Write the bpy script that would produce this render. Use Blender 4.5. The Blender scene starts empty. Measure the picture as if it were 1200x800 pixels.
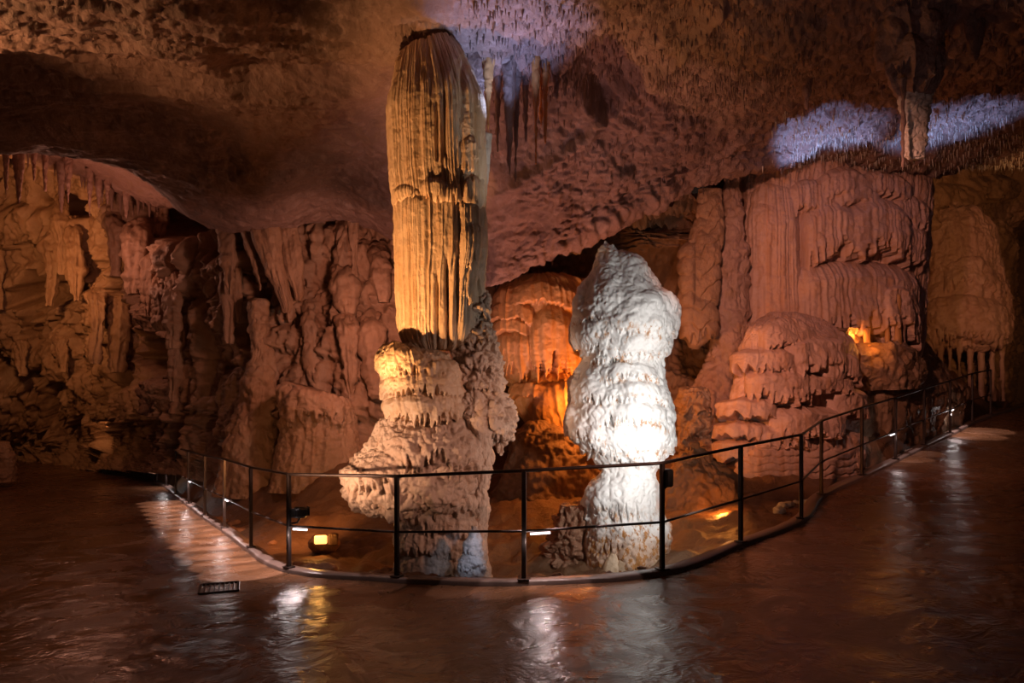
import bpy, math, random
import numpy as np

random.seed(11)
R = np.random.RandomState(5)
SC = bpy.context.scene
COL = SC.collection
F, CX, CY, CAMZ = 850.0, 600.0, 460.0, 1.7


def P(px, py, d):
    """World point seen at photo pixel (px, py) at distance d along the view axis."""
    return np.array([(px - CX) / F * d, d, CAMZ - (py - CY) / F * d])


def PV(a):
    a = np.asarray(a, dtype=float)
    return np.stack([(a[..., 0] - CX) / F * a[..., 2], a[..., 2], CAMZ - (a[..., 1] - CY) / F * a[..., 2]], -1)


def pix(v):
    return CX + v[..., 0] / v[..., 1] * F, CY - (v[..., 2] - CAMZ) / v[..., 1] * F


# ------------------------------------------------------------------ noise
_perm = R.permutation(256)
PERM = np.concatenate([_perm, _perm, _perm]).astype(np.int32)
_g = R.normal(size=(256, 3))
GR = (_g / np.linalg.norm(_g, axis=1, keepdims=True)).astype(np.float32)


def pn(p):
    p = np.asarray(p, dtype=np.float32)
    sh = p.shape[:-1]
    p = p.reshape(-1, 3)
    i = np.floor(p).astype(np.int32)
    f = p - i
    i &= 255
    u = f * f * f * (f * (f * 6 - 15) + 10)
    out = np.zeros(len(p), np.float32)
    for dx in (0, 1):
        wx = u[:, 0] if dx else 1 - u[:, 0]
        a = PERM[(i[:, 0] + dx) & 255]
        for dy in (0, 1):
            wy = u[:, 1] if dy else 1 - u[:, 1]
            b = PERM[a + ((i[:, 1] + dy) & 255)]
            for dz in (0, 1):
                wz = u[:, 2] if dz else 1 - u[:, 2]
                g = GR[PERM[b + ((i[:, 2] + dz) & 255)]]
                dot = g[:, 0] * (f[:, 0] - dx) + g[:, 1] * (f[:, 1] - dy) + g[:, 2] * (f[:, 2] - dz)
                out += wx * wy * wz * dot
    return (out * 1.4).reshape(sh)


def fbm(p, o=4, gain=0.5):
    p = np.asarray(p, dtype=np.float32)
    s, a = 0, 1.0
    for k in range(o):
        s = s + a * pn(p * 2.03 ** k + k * 17.3)
        a *= gain
    return s


def ridged(p, o=4, gain=0.5):
    p = np.asarray(p, dtype=np.float32)
    s, a = 0, 1.0
    for k in range(o):
        s = s + a * (1 - 2 * np.abs(pn(p * 2.03 ** k + k * 9.1)))
        a *= gain
    return s


def billow(p, o=3, gain=0.5):
    p = np.asarray(p, dtype=np.float32)
    s, a = 0, 1.0
    for k in range(o):
        s = s + a * (np.abs(pn(p * 2.03 ** k + k * 5.7)) * 2 - 0.5)
        a *= gain
    return s


def n1(x, seed=0.0, y=0.0):
    x = np.asarray(x, dtype=np.float32)
    return pn(np.stack([x, x * 0 + seed * 1.37 + 0.31, x * 0 + y], -1))


# ------------------------------------------------------------------ mesh helpers
def raw_mesh(name, verts, faces, mat, parent=None, smooth=True):
    """faces: (n,4) or (n,3) int array, or a list of arrays"""
    fl = faces if isinstance(faces, list) else [faces]
    fl = [np.asarray(f, dtype=np.int32) for f in fl if len(f)]
    verts = np.asarray(verts, dtype=np.float32).reshape(-1, 3)
    if parent is not None:
        verts = verts - np.array(parent.location, dtype=np.float32)
    me = bpy.data.meshes.new(name)
    me.vertices.add(len(verts))
    me.vertices.foreach_set('co', verts.ravel())
    nl = sum(f.size for f in fl)
    npoly = sum(len(f) for f in fl)
    me.loops.add(nl)
    me.polygons.add(npoly)
    me.loops.foreach_set('vertex_index', np.concatenate([f.ravel() for f in fl]))
    starts, off = [], 0
    for f in fl:
        starts.append(off + np.arange(len(f)) * f.shape[1])
        off += f.size
    me.polygons.foreach_set('loop_start', np.concatenate(starts).astype(np.int32))
    me.polygons.foreach_set('use_smooth', np.full(npoly, smooth))
    me.update(calc_edges=True)
    me.validate()
    if mat is not None:
        me.materials.append(mat)
    o = bpy.data.objects.new(name, me)
    COL.objects.link(o)
    if parent is not None:
        o.parent = parent
    return o


def recentre(o, loc):
    """move the origin of a top-level mesh to loc without moving the mesh"""
    n = len(o.data.vertices)
    a = np.empty(n * 3, np.float32)
    o.data.vertices.foreach_get('co', a)
    a = a.reshape(-1, 3) - np.array(loc, np.float32)
    o.data.vertices.foreach_set('co', a.ravel())
    o.data.update()
    o.location = [float(c) for c in loc]


def tag(o, label, cat, group=None):
    o['label'] = label
    o['category'] = cat
    if group:
        o['group'] = group
    return o


def empty(name, loc, label, cat, group=None):
    o = bpy.data.objects.new(name, None)
    COL.objects.link(o)
    o.location = [float(c) for c in loc]
    return tag(o, label, cat, group)


def structure(o):
    o['kind'] = 'structure'
    return o


def grid_faces(n, m, wrap=False):
    a = np.arange(n * m).reshape(n, m)
    if wrap:
        b = np.roll(a, -1, axis=1)
        q = np.stack([a[:-1], a[1:], b[1:], b[:-1]], -1)
    else:
        q = np.stack([a[:-1, :-1], a[1:, :-1], a[1:, 1:], a[:-1, 1:]], -1)
    return q.reshape(-1, 4)


def crw(ts, n):
    """Catmull-Rom weight matrix for parameters ts in [0, n-1]"""
    W = np.zeros((len(ts), n))
    i = np.clip(np.floor(ts).astype(int), 0, n - 2)
    t = ts - i
    c = [(-t + 2 * t ** 2 - t ** 3) / 2, (2 - 5 * t ** 2 + 3 * t ** 3) / 2, (t + 4 * t ** 2 - 3 * t ** 3) / 2, (-t ** 2 + t ** 3) / 2]
    for k in range(4):
        j = np.clip(i + k - 1, 0, n - 1)
        np.add.at(W, (np.arange(len(ts)), j), c[k])
    return W


def lin(ts, n):
    W = np.zeros((len(ts), n))
    i = np.clip(np.floor(ts).astype(int), 0, n - 2)
    t = ts - i
    W[np.arange(len(ts)), i] = 1 - t
    W[np.arange(len(ts)), i + 1] = t
    return W


def even_params(ctrl, n):
    """parameters spread evenly by length along the first axis of ctrl (K,3)"""
    seg = np.linalg.norm(np.diff(ctrl, axis=0), axis=1) + 1e-6
    cum = np.concatenate([[0], np.cumsum(seg)])
    return np.interp(np.linspace(0, cum[-1], n), cum, np.arange(len(ctrl)))


def normals(V, wrap=False):
    if wrap:
        E = np.concatenate([V[:, -1:], V, V[:, :1]], 1)
        du = (E[:, 2:] - E[:, :-2])
    else:
        du = np.gradient(V, axis=1)
    dv = np.gradient(V, axis=0)
    n = np.cross(du, dv)
    return n / (np.linalg.norm(n, axis=-1, keepdims=True) + 1e-9)


def sm(x, a, b):
    t = np.clip((x - a) / (b - a), 0, 1)
    return t * t * (3 - 2 * t)


def lobes_field(X, Y, L, seed=0):
    """draped flowstone tiers: rounded top, upright face, ragged drip edge below.
    each lobe: (px, py_of_top, half_width, height, depth_m, droop, fringe)"""
    out = np.zeros_like(X)
    for k, l in enumerate(L):
        px, py, w, h, dep, droop, fr = l
        wob = 2.2 * n1(X / 9.0, seed + k) + 1.0 * n1(X / 3.5, seed + k + .5)
        dx = (X - px) / w
        yt = py + droop * dx * dx + wob
        s = (Y - yt) / h
        jag = 0.5 + 0.9 * n1(X / 4.2, seed + k + 3.3) + 0.35 * n1(X / 1.9, seed + k + 7)
        sb = 1 - fr * np.clip(jag, 0, 1)
        up = np.sqrt(np.clip(s / 0.22, 0, 1))
        dn = 1 - sm((s - sb) * h, 0, 3.0)
        side = np.clip(1 - np.abs(dx) ** (5 if w > 15 else 2.4), 0, 1) ** 0.6
        out = np.maximum(out, dep * side * up * dn * (0.82 + 0.18 * np.clip(s, 0, 1)))
    return out


def rock_field(V, U, X, Y, o, seed=0.0):
    """displacement (m) from a dict of amplitudes"""
    d = np.zeros(V.shape[:-1], np.float32)
    S = seed * 3.7
    if 'big' in o:
        a, f = o['big']
        d = d + a * fbm(V * f + S, 3)
    if 'lump' in o:
        a, f = o['lump']
        d = d + a * billow(V * f + S + 4, 3)
    if 'crag' in o:
        a, f = o['crag']
        d = d + a * ridged(V * f + S + 8, 4)
    if 'vert' in o:                     # vertically stretched draperies
        a, f = o['vert']
        W = np.stack([V[..., 0] * f, V[..., 1] * f, V[..., 2] * f * 0.22], -1)
        W = W + 0.35 * fbm(V * 0.9 + S, 2)[..., None]
        d = d + a * ridged(W + S, 4, 0.55)
    if 'hor' in o:                      # bedding planes
        a, f = o['hor']
        W = np.stack([V[..., 0] * f * .22, V[..., 1] * f * .22, V[..., 2] * f], -1)
        d = d + a * ridged(W + S + 2, 3, 0.6)
    if 'flute' in o:                    # curtain flutes running down
        a, f = o['flute']
        z = V[..., 2]
        w = U * f + 0.25 * pn(np.stack([U * .8, z * .5, z * 0 + S], -1))
        q = pn(np.stack([w, z * .25, z * 0 + S], -1)) + 0.55 * pn(np.stack([w * 2.1, z * .4, z * 0 + S + 5], -1))
        d = d + a * (0.55 - 1.6 * np.abs(q) ** 0.8)
    if 'tiers' in o:                    # rows of little rimstone tiers
        a, f = o['tiers']
        z = V[..., 2] * f + 1.1 * fbm(np.stack([V[..., 0] * 1.3, V[..., 1] * 1.3, V[..., 2] * .5], -1) * 1.6 + S, 3)
        s = z - np.floor(z)
        d = d + a * (np.sqrt(np.clip((1 - s) / .35, 0, 1)) * (1 - sm(1 - s, .82, .98)) - .5)
    if 'fine' in o:
        a, f = o['fine']
        d = d + a * fbm(V * f + S + 1, 3, 0.6)
    if 'pop' in o:                      # cave popcorn
        a, f = o['pop']
        q = np.abs(pn(V * f + S))
        d = d + a * (1 - sm(q, 0, .35)) * -1
    return d


# ------------------------------------------------------------------ materials
def rock_mat(name, c1, c2, c3=None, rough=(0.45, 0.75), bump=0.6, scale=1.0, spec=0.45, streak=None):
    m = bpy.data.materials.new(name)
    m.use_nodes = True
    nt = m.node_tree
    N, Lk = nt.nodes, nt.links
    b = N['Principled BSDF']
    tc = N.new('ShaderNodeTexCoord')
    mp = N.new('ShaderNodeMapping')
    mp.inputs['Scale'].default_value = (scale, scale, scale * 0.6)
    Lk.new(tc.outputs['Object'], mp.inputs[0])

    def noise(s, det=6, rough_=.6, dist=0.0, vec=None):
        n = N.new('ShaderNodeTexNoise')
        n.inputs['Scale'].default_value = s
        n.inputs['Detail'].default_value = det
        n.inputs['Roughness'].default_value = rough_
        n.inputs['Distortion'].default_value = dist
        Lk.new((vec or mp).outputs[0], n.inputs['Vector'])
        return n

    n1_ = noise(1.3, 8, .65, .4)
    r = N.new('ShaderNodeValToRGB')
    r.color_ramp.elements[0].position = .32
    r.color_ramp.elements[1].position = .68
    r.color_ramp.elements[0].color = (*c1, 1)
    r.color_ramp.elements[1].color = (*c2, 1)
    Lk.new(n1_.outputs[0], r.inputs[0])
    out = r.outputs[0]
    if c3 is not None:
        n2_ = noise(6.0, 6, .7, .6)
        r2 = N.new('ShaderNodeValToRGB')
        r2.color_ramp.elements[0].position = .5
        r2.color_ramp.elements[1].position = .72
        Lk.new(n2_.outputs[0], r2.inputs[0])
        mx = N.new('ShaderNodeMixRGB')
        mx.inputs['Color2'].default_value = (*c3, 1)
        Lk.new(r2.outputs[0], mx.inputs['Fac'])
        Lk.new(out, mx.inputs['Color1'])
        out = mx.outputs[0]
    if streak is not None:
        m2 = N.new('ShaderNodeMapping')
        m2.inputs['Scale'].default_value = (9, 9, .5)
        Lk.new(tc.outputs['Object'], m2.inputs[0])
        n3_ = noise(1.0, 5, .6, .2, m2)
        r3 = N.new('ShaderNodeValToRGB')
        r3.color_ramp.elements[0].position = .5
        r3.color_ramp.elements[1].position = .7
        Lk.new(n3_.outputs[0], r3.inputs[0])
        mx = N.new('ShaderNodeMixRGB')
        mx.inputs['Color2'].default_value = (*streak, 1)
        Lk.new(r3.outputs[0], mx.inputs['Fac'])
        Lk.new(out, mx.inputs['Color1'])
        out = mx.outputs[0]
    Lk.new(out, b.inputs['Base Color'])
    nr = noise(3.0, 4)
    mr = N.new('ShaderNodeMapRange')
    mr.inputs['From Min'].default_value = .3
    mr.inputs['From Max'].default_value = .7
    mr.inputs['To Min'].default_value = rough[0]
    mr.inputs['To Max'].default_value = rough[1]
    Lk.new(nr.outputs[0], mr.inputs[0])
    Lk.new(mr.outputs[0], b.inputs['Roughness'])
    b.inputs['Specular IOR Level'].default_value = spec
    nb = noise(14.0, 8, .7, .3)
    bp = N.new('ShaderNodeBump')
    bp.inputs['Strength'].default_value = bump
    bp.inputs['Distance'].default_value = .045
    Lk.new(nb.outputs[0], bp.inputs['Height'])
    Lk.new(bp.outputs[0], b.inputs['Normal'])
    return m


def plain(name, c, rough=.5, metal=0.0, emit=None, es=0):
    m = bpy.data.materials.new(name)
    m.use_nodes = True
    nt = m.node_tree
    b = nt.nodes['Principled BSDF']
    b.inputs['Metallic'].default_value = metal
    n = nt.nodes.new('ShaderNodeTexNoise')
    n.inputs['Scale'].default_value = 30
    n.inputs['Detail'].default_value = 4
    r = nt.nodes.new('ShaderNodeValToRGB')
    r.color_ramp.elements[0].color = (*[k * .75 for k in c], 1)
    r.color_ramp.elements[1].color = (*[min(1, k * 1.2) for k in c], 1)
    tc = nt.nodes.new('ShaderNodeTexCoord')
    nt.links.new(tc.outputs['Object'], n.inputs['Vector'])
    nt.links.new(n.outputs[0], r.inputs[0])
    nt.links.new(r.outputs[0], b.inputs['Base Color'])
    mr = nt.nodes.new('ShaderNodeMapRange')
    mr.inputs['To Min'].default_value = rough * .8
    mr.inputs['To Max'].default_value = min(1, rough * 1.2)
    nt.links.new(n.outputs[0], mr.inputs[0])
    nt.links.new(mr.outputs[0], b.inputs['Roughness'])
    if emit:
        b.inputs['Emission Color'].default_value = (*emit, 1)
        b.inputs['Emission Strength'].default_value = es
    return m


M_CEIL = rock_mat('ceiling_limestone', (.16, .098, .082), (.31, .20, .172), (.37, .26, .235), bump=1.0)
M_AMBER = rock_mat('rust_orange_calcite', (.42, .15, .04), (.55, .22, .07), bump=.4)
M_WALL = rock_mat('wall_limestone', (.22, .125, .075), (.40, .25, .16), (.28, .15, .08), rough=(.3, .65), bump=.8)
M_PINKW = rock_mat('rose_limestone', (.34, .19, .14), (.46, .30, .24), (.36, .21, .12), rough=(.3, .6), bump=.8)
M_COLUMN = rock_mat('cream_calcite', (.50, .36, .24), (.66, .50, .36), (.60, .40, .24), rough=(.35, .6), bump=.35, streak=(.46, .28, .15))
M_KNOB = rock_mat('knobby_calcite', (.50, .35, .26), (.64, .49, .38), (.42, .25, .15), rough=(.35, .6), bump=.9)
M_ORANGE = rock_mat('amber_flowstone', (.43, .21, .08), (.54, .30, .13), (.38, .17, .06), rough=(.3, .6), bump=.4, streak=(.36, .18, .07))
M_PINK = rock_mat('rose_flowstone', (.50, .31, .25), (.60, .40, .32), (.52, .30, .19), rough=(.35, .6), bump=.5, streak=(.44, .24, .15))
M_MUD = rock_mat('cave_mud', (.13, .062, .03), (.22, .112, .055), (.16, .08, .04), rough=(.4, .7), bump=.8)
M_RUBBLE = rock_mat('red_rubble', (.30, .14, .08), (.44, .24, .15), (.22, .10, .05), bump=.9)
M_GREY = rock_mat('pale_grey_stone', (.42, .38, .34), (.62, .57, .52), (.36, .28, .2), bump=.6)
M_METAL = plain('dark_railing_paint', (.045, .030, .026), .38, .6)
M_BLACK = plain('black_lamp_housing', (.012, .011, .011), .45, .2)
M_LED = plain('led_diffuser', (.8, .8, .85), .4, 0, (1, .93, .95), 2.2)
M_GLOW = plain('warm_lamp_glass', (.9, .6, .3), .4, 0, (1, .50, .14), 1.8)


def white_mat():
    m = rock_mat('white_calcite', (.70, .68, .67), (.86, .85, .84), None, rough=(.4, .6), bump=.4, spec=.4)
    nt = m.node_tree
    N, Lk = nt.nodes, nt.links
    b = N['Principled BSDF']
    old = b.inputs['Base Color'].links[0].from_socket
    at = N.new('ShaderNodeAttribute')
    at.attribute_name = 'rust'
    tc = N.new('ShaderNodeTexCoord')
    mp = N.new('ShaderNodeMapping')
    mp.inputs['Scale'].default_value = (1, 1, .45)
    Lk.new(tc.outputs['Object'], mp.inputs[0])
    n = N.new('ShaderNodeTexNoise')
    n.inputs['Scale'].default_value = 19
    n.inputs['Detail'].default_value = 5
    n.inputs['Roughness'].default_value = .65
    Lk.new(mp.outputs[0], n.inputs['Vector'])
    r = N.new('ShaderNodeValToRGB')
    r.color_ramp.elements[0].position = .52
    r.color_ramp.elements[1].position = .62
    Lk.new(n.outputs[0], r.inputs[0])
    mu = N.new('ShaderNodeMath')
    mu.operation = 'MULTIPLY'
    Lk.new(r.outputs[0], mu.inputs[0])
    Lk.new(at.outputs['Fac'], mu.inputs[1])
    ex = N.new('ShaderNodeMath')
    ex.operation = 'SUBTRACT'
    ex.use_clamp = True
    ex.inputs[1].default_value = 1.0
    Lk.new(at.outputs['Fac'], ex.inputs[0])
    ad = N.new('ShaderNodeMath')
    ad.operation = 'ADD'
    ad.use_clamp = True
    Lk.new(mu.outputs[0], ad.inputs[0])
    Lk.new(ex.outputs[0], ad.inputs[1])
    mx = N.new('ShaderNodeMixRGB')
    mx.inputs['Color2'].default_value = (.42, .19, .06, 1)
    Lk.new(ad.outputs[0], mx.inputs['Fac'])
    Lk.new(old, mx.inputs['Color1'])
    Lk.new(mx.outputs[0], b.inputs['Base Color'])
    return m


M_WHITE = white_mat()


def floor_mat():
    m = bpy.data.materials.new('wet_brown_concrete')
    m.use_nodes = True
    nt = m.node_tree
    N, Lk = nt.nodes, nt.links
    b = N['Principled BSDF']
    tc = N.new('ShaderNodeTexCoord')

    def noise(s, det, ro, dist, sc=(1, 1, 1)):
        mp = N.new('ShaderNodeMapping')
        mp.inputs['Scale'].default_value = sc
        Lk.new(tc.outputs['Object'], mp.inputs[0])
        n = N.new('ShaderNodeTexNoise')
        n.inputs['Scale'].default_value = s
        n.inputs['Detail'].default_value = det
        n.inputs['Roughness'].default_value = ro
        n.inputs['Distortion'].default_value = dist
        Lk.new(mp.outputs[0], n.inputs['Vector'])
        return n

    a = noise(.9, 7, .65, .8)
    r = N.new('ShaderNodeValToRGB')
    r.color_ramp.elements[0].position = .3
    r.color_ramp.elements[1].position = .72
    r.color_ramp.elements[0].color = (.09, .040, .018, 1)
    r.color_ramp.elements[1].color = (.205, .097, .048, 1)
    Lk.new(a.outputs[0], r.inputs[0])
    Lk.new(r.outputs[0], b.inputs['Base Color'])
    w = noise(1.4, 5, .6, 1.2)
    mr = N.new('ShaderNodeMapRange')
    mr.inputs['From Min'].default_value = .36
    mr.inputs['From Max'].default_value = .62
    mr.inputs['To Min'].default_value = .12
    mr.inputs['To Max'].default_value = .38
    Lk.new(w.outputs[0], mr.inputs[0])
    Lk.new(mr.outputs[0], b.inputs['Roughness'])
    b.inputs['Specular IOR Level'].default_value = .5
    h1 = noise(3.2, 6, .55, 1.5)
    h2 = noise(22, 4, .6, .4)
    ad = N.new('ShaderNodeMath')
    ad.operation = 'MULTIPLY_ADD'
    ad.inputs[1].default_value = .16
    Lk.new(h2.outputs[0], ad.inputs[0])
    Lk.new(h1.outputs[0], ad.inputs[2])
    bp = N.new('ShaderNodeBump')
    bp.inputs['Strength'].default_value = .35
    bp.inputs['Distance'].default_value = .06
    Lk.new(ad.outputs[0], bp.inputs['Height'])
    Lk.new(bp.outputs[0], b.inputs['Normal'])
    return m


M_FLOOR = floor_mat()

# ------------------------------------------------------------------ rail line (post foot pixels and distances)
# (px, py_foot, distance)
POSTS = [(172, 557, 20.5), (184, 566, 18.4), (195, 571, 17.4), (206, 581, 16.2), (221, 592, 14.2), (240, 607, 12.4),
         (263, 622, 10.8), (294, 645.5, 9.25), (338.5, 670, 7.95), (465, 681, 7.38), (614, 685, 6.8), (776, 673, 6.97),
         (868, 640, 7.76), (939, 611.5, 8.88), (962.5, 583, 10.1), (1010, 560, 11.0), (1049.5, 541, 12.1), (1083, 524, 13.2),
         (1113.5, 510, 14.2), (1139.5, 496, 15.5), (1161, 488, 16.6)]
FEET = np.array([P(*p) for p in POSTS])
KERB_C = np.concatenate([[P(100, 537, 24.8)], FEET, [P(1185, 480, 18.6), P(1205, 473, 21.0)]])
kt = np.linspace(0, len(KERB_C) - 1, 420)
KERB = crw(kt, len(KERB_C)) @ KERB_C

# ------------------------------------------------------------------ floor: strips from the kerb outwards
OUT_K = np.array([0, 1, 5, 8, 9, 10.5, 12, 14, 17, 21, 23], float)
OUT_P = np.array([[-27, 25.2, -.55], [-26, 21, -.6], [-20, 8, -.4], [-13, -1, -.15], [-7, -5, 0.0], [0, -6, 0], [7, -5, .1],
                  [13, -1, .3], [20, 6, .7], [27, 15, 1.3], [28, 22, 1.6]])
outer = np.stack([np.interp(kt, OUT_K, OUT_P[:, i]) for i in range(3)], 1)
tt = np.linspace(0, 1, 220) ** 1.7
FL = KERB[None] * (1 - tt[:, None, None]) + outer[None] * tt[:, None, None]
nearz = sm(np.hypot(FL[..., 0], FL[..., 1]), 9, 3.5)
FL[..., 2] += .012 * fbm(FL * np.array([.8, .8, 0]), 3)
structure(raw_mesh('floor', FL, grid_faces(*FL.shape[:2]), M_FLOOR))

# kerb
def sweep(path, prof, closed_prof=True, up=np.array([0, 0, 1.0])):
    """sweep a (k,2) profile (side, up) along a path (n,3)"""
    t = np.gradient(path, axis=0)
    t[:, 2] = 0
    t /= np.linalg.norm(t, axis=1, keepdims=True) + 1e-9
    side = np.stack([t[:, 1], -t[:, 0], t[:, 0] * 0], 1)      # right of travel
    V = path[:, None] + side[:, None] * prof[None, :, :1] + up[None, None] * prof[None, :, 1:]
    return V, grid_faces(V.shape[0], V.shape[1], True)


kp = np.array([[-.02, -.35], [-.02, .035], [-.008, .05], [.0, .054]])
kp = np.array([[.05, -.10], [.05, .035], [.04, .048], [-.09, .05], [-.11, .04], [-.11, -.45]])
V, Fc = sweep(KERB, kp)
V = V + (.008 * fbm(V * 5, 3))[..., None] * np.array([1, 1, .6])
structure(raw_mesh('trim_1', V, Fc, plain('wet_kerb_stone', (.17, .115, .095), .35)))

# ------------------------------------------------------------------ pit ground (heightfield)
GC = [(520, 680, 8.5), (735, 677, 8.0), (640, 676, 8.4), (640, 610, 10), (640, 548, 12), (640, 500, 13.5), (400, 645, 9.5), (400, 590, 11.2),
      (400, 540, 12.6), (300, 605, 12), (250, 568, 14.6), (250, 535, 15.8), (200, 520, 19), (830, 640, 8.6), (830, 575, 10.5), (830, 510, 12.5),
      (930, 603, 9.6), (900, 540, 11), (1000, 535, 12), (1040, 495, 13.4), (1080, 455, 15.2), (1000, 440, 13.2), (1120, 440, 17.5), (470, 540, 12.6),
      (560, 520, 13.2), (700, 520, 13.2), (760, 510, 13.5), (330, 540, 14), (150, 510, 22.5), (100, 515, 25.5), (0, 520, 27), (1010, 425, 15.5), (1150, 430, 20)]
GP = [P(*g) for g in GC]
tk = np.gradient(KERB, axis=0)
inn = np.stack([-tk[:, 1], tk[:, 0]], 1)
inn /= np.linalg.norm(inn, axis=1, keepdims=True)
for i in range(0, 420, 12):
    k = KERB[i]
    GP.append(np.array([k[0], k[1], k[2] - .12]))
    GP.append(np.array([k[0] - inn[i, 0] * 1.2, k[1] - inn[i, 1] * 1.2, k[2] - .7]))
GP = np.array(GP)
D = np.linalg.norm(GP[:, None, :2] - GP[None, :, :2], axis=2)
A = np.sqrt(D ** 2 + .09)
wts = np.linalg.solve(A + .02 * np.eye(len(GP)), GP[:, 2] - GP[:, 2].mean())


def ground_z(x, y):
    q = np.zeros_like(x)
    for k in range(len(GP)):
        q += wts[k] * np.sqrt((x - GP[k, 0]) ** 2 + (y - GP[k, 1]) ** 2 + .09)
    return q + GP[:, 2].mean()


gx, gy = np.meshgrid(np.linspace(-16, 13, 560), np.linspace(6.4, 28, 420) ** 1.0)
gy = 6.4 + (28 - 6.4) * ((gy - 6.4) / 21.6) ** 1.5
gz = ground_z(gx, gy)
G = np.stack([gx, gy, gz], -1)
kd = np.full(gx.shape, 9.0)
for k in KERB[::3]:
    kd = np.minimum(kd, np.hypot(gx - k[0], gy - k[1]))
amp = sm(kd, .05, .9)
G[..., 2] += amp * (.13 * fbm(G * .9, 4) + .05 * billow(G * 3.1, 3) + .02 * fbm(G * 11, 2)) - (1 - amp) * .02
# keep the pit below the path outside the kerb
ii = np.argmin(((gx[::1, ::1, None] - KERB[::10, 0]) ** 2 + (gy[..., None] - KERB[::10, 1]) ** 2), -1) * 10
sd = (gx - KERB[ii, 0]) * inn[ii, 0] + (gy - KERB[ii, 1]) * inn[ii, 1]
G[..., 2] = np.where(sd < -.02, np.minimum(G[..., 2], KERB[ii, 2] - .25), G[..., 2])
structure(raw_mesh('ground', G, grid_faces(*G.shape[:2]), M_MUD))


# ------------------------------------------------------------------ sheets
def sheet(name, rows, n, m, mat, o, seed=0, lobes=None, extra=None, lsc=None, parent=None, toward=True):
    """rows: (R,C,3) control cage of (px,py,d)"""
    C = PV(np.array(rows, float))
    r_, c_ = C.shape[:2]
    tu = np.interp(np.linspace(0, 1, n), np.linspace(0, 1, r_), np.arange(r_))
    midrow = C[r_ // 2]
    tv = even_params(midrow, m) if o.get('even', True) else np.linspace(0, c_ - 1, m)
    V = np.einsum('ab,bcd->acd', crw(tu, r_), C)
    V = np.einsum('ab,cbd->cad', crw(tv, c_), V)
    Nn = normals(V)
    view = np.array([0, 0, CAMZ]) - V
    flip = np.sign((Nn * view).sum(-1).mean())
    Nn = Nn * flip
    mid = V[n // 2]
    u = np.concatenate([[0], np.cumsum(np.linalg.norm(np.diff(mid, axis=0), axis=1))])
    U = np.broadcast_to(u, V.shape[:2])
    X, Y = pix(V)
    d = rock_field(V, U, X, Y, o, seed)
    if lobes:
        d = d + lobes_field(X, Y, lobes, seed)
    if extra is not None:
        d = d + extra(V, X, Y)
    V = V + Nn * d[..., None]
    ob = raw_mesh(name, V, grid_faces(n, m), mat, parent)
    return ob, V, Nn


# ceiling
cols = [-260, -120, 0, 100, 180, 235, 300, 400, 460, 515, 570, 640, 700, 780, 880, 960, 1060, 1200, 1330, 1480]
tail = {
    -260: [(50, 9), (110, 10.4), (145, 10.9), (160, 11.3), (146, 12.4)], -120: [(50, 9), (110, 10.4), (148, 10.9), (164, 11.3), (150, 12.4)],
    0: [(50, 9), (110, 10.4), (150, 10.9), (165, 11.3), (150, 12.4)], 100: [(50, 9), (110, 10.4), (152, 11.0), (170, 11.5), (158, 12.6)],
    180: [(50, 9), (112, 10.4), (165, 11.2), (196, 11.8), (206, 12.8)], 235: [(50, 9), (115, 10.4), (175, 11.3), (215, 12.0), (255, 13.4)],
    300: [(50, 9), (120, 10.4), (180, 11.2), (222, 11.8), (262, 13.2)], 400: [(50, 8.9), (112, 10.0), (162, 11.0), (205, 11.9), (255, 13.3)],
    460: [(50, 8.7), (110, 9.9), (165, 10.9), (225, 11.9), (280, 13.2)], 515: [(50, 8.7), (115, 9.9), (180, 10.9), (260, 11.8), (310, 12.9)],
    570: [(50, 8.7), (130, 9.9), (220, 10.8), (290, 11.2), (336, 11.6)], 640: [(50, 8.7), (120, 9.8), (200, 10.7), (262, 11.2), (302, 11.6)],
    700: [(50, 8.7), (112, 9.8), (180, 10.7), (232, 11.3), (268, 11.7)], 780: [(50, 8.7), (100, 9.8), (150, 10.6), (196, 11.3), (229, 11.8)],
    880: [(50, 8.7), (92, 9.8), (132, 10.7), (170, 11.5), (198, 12.0)], 960: [(50, 8.8), (90, 9.9), (130, 11.0), (165, 12.3), (190, 13.3)],
    1060: [(50, 8.8), (90, 9.9), (130, 11.0), (165, 12.3), (195, 13.6)], 1200: [(50, 8.8), (90, 10.0), (130, 11.2), (165, 12.8), (188, 14.2)],
    1330: [(50, 8.8), (90, 10.0), (130, 11.2), (165, 12.8), (188, 14.2)], 1480: [(50, 8.8), (90, 10.0), (130, 11.2), (165, 12.8), (188, 14.2)]}
rows = [[(c, -330, 4.6) for c in cols], [(c, -80, 6.9) for c in cols]]
for k in range(5):
    rows.append([(c, *tail[c][k]) for c in cols])
curl = []
for c in cols:
    y, d = tail[c][4]
    curl.append((c, y - (75 if 540 < c < 940 else 10), d + (1.6 if 540 < c < 940 else 1.8)))
rows.append(curl)


def seg_bump(X, Y, pts, w, a):
    d = np.full(X.shape, 1e9)
    for (x0, y0), (x1, y1) in zip(pts[:-1], pts[1:]):
        L2 = (x1 - x0) ** 2 + (y1 - y0) ** 2
        t = np.clip(((X - x0) * (x1 - x0) + (Y - y0) * (y1 - y0)) / L2, 0, 1)
        d = np.minimum(d, np.hypot(X - x0 - t * (x1 - x0), Y - y0 - t * (y1 - y0)))
    return a * np.exp(-(d / w) ** 2)


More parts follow.
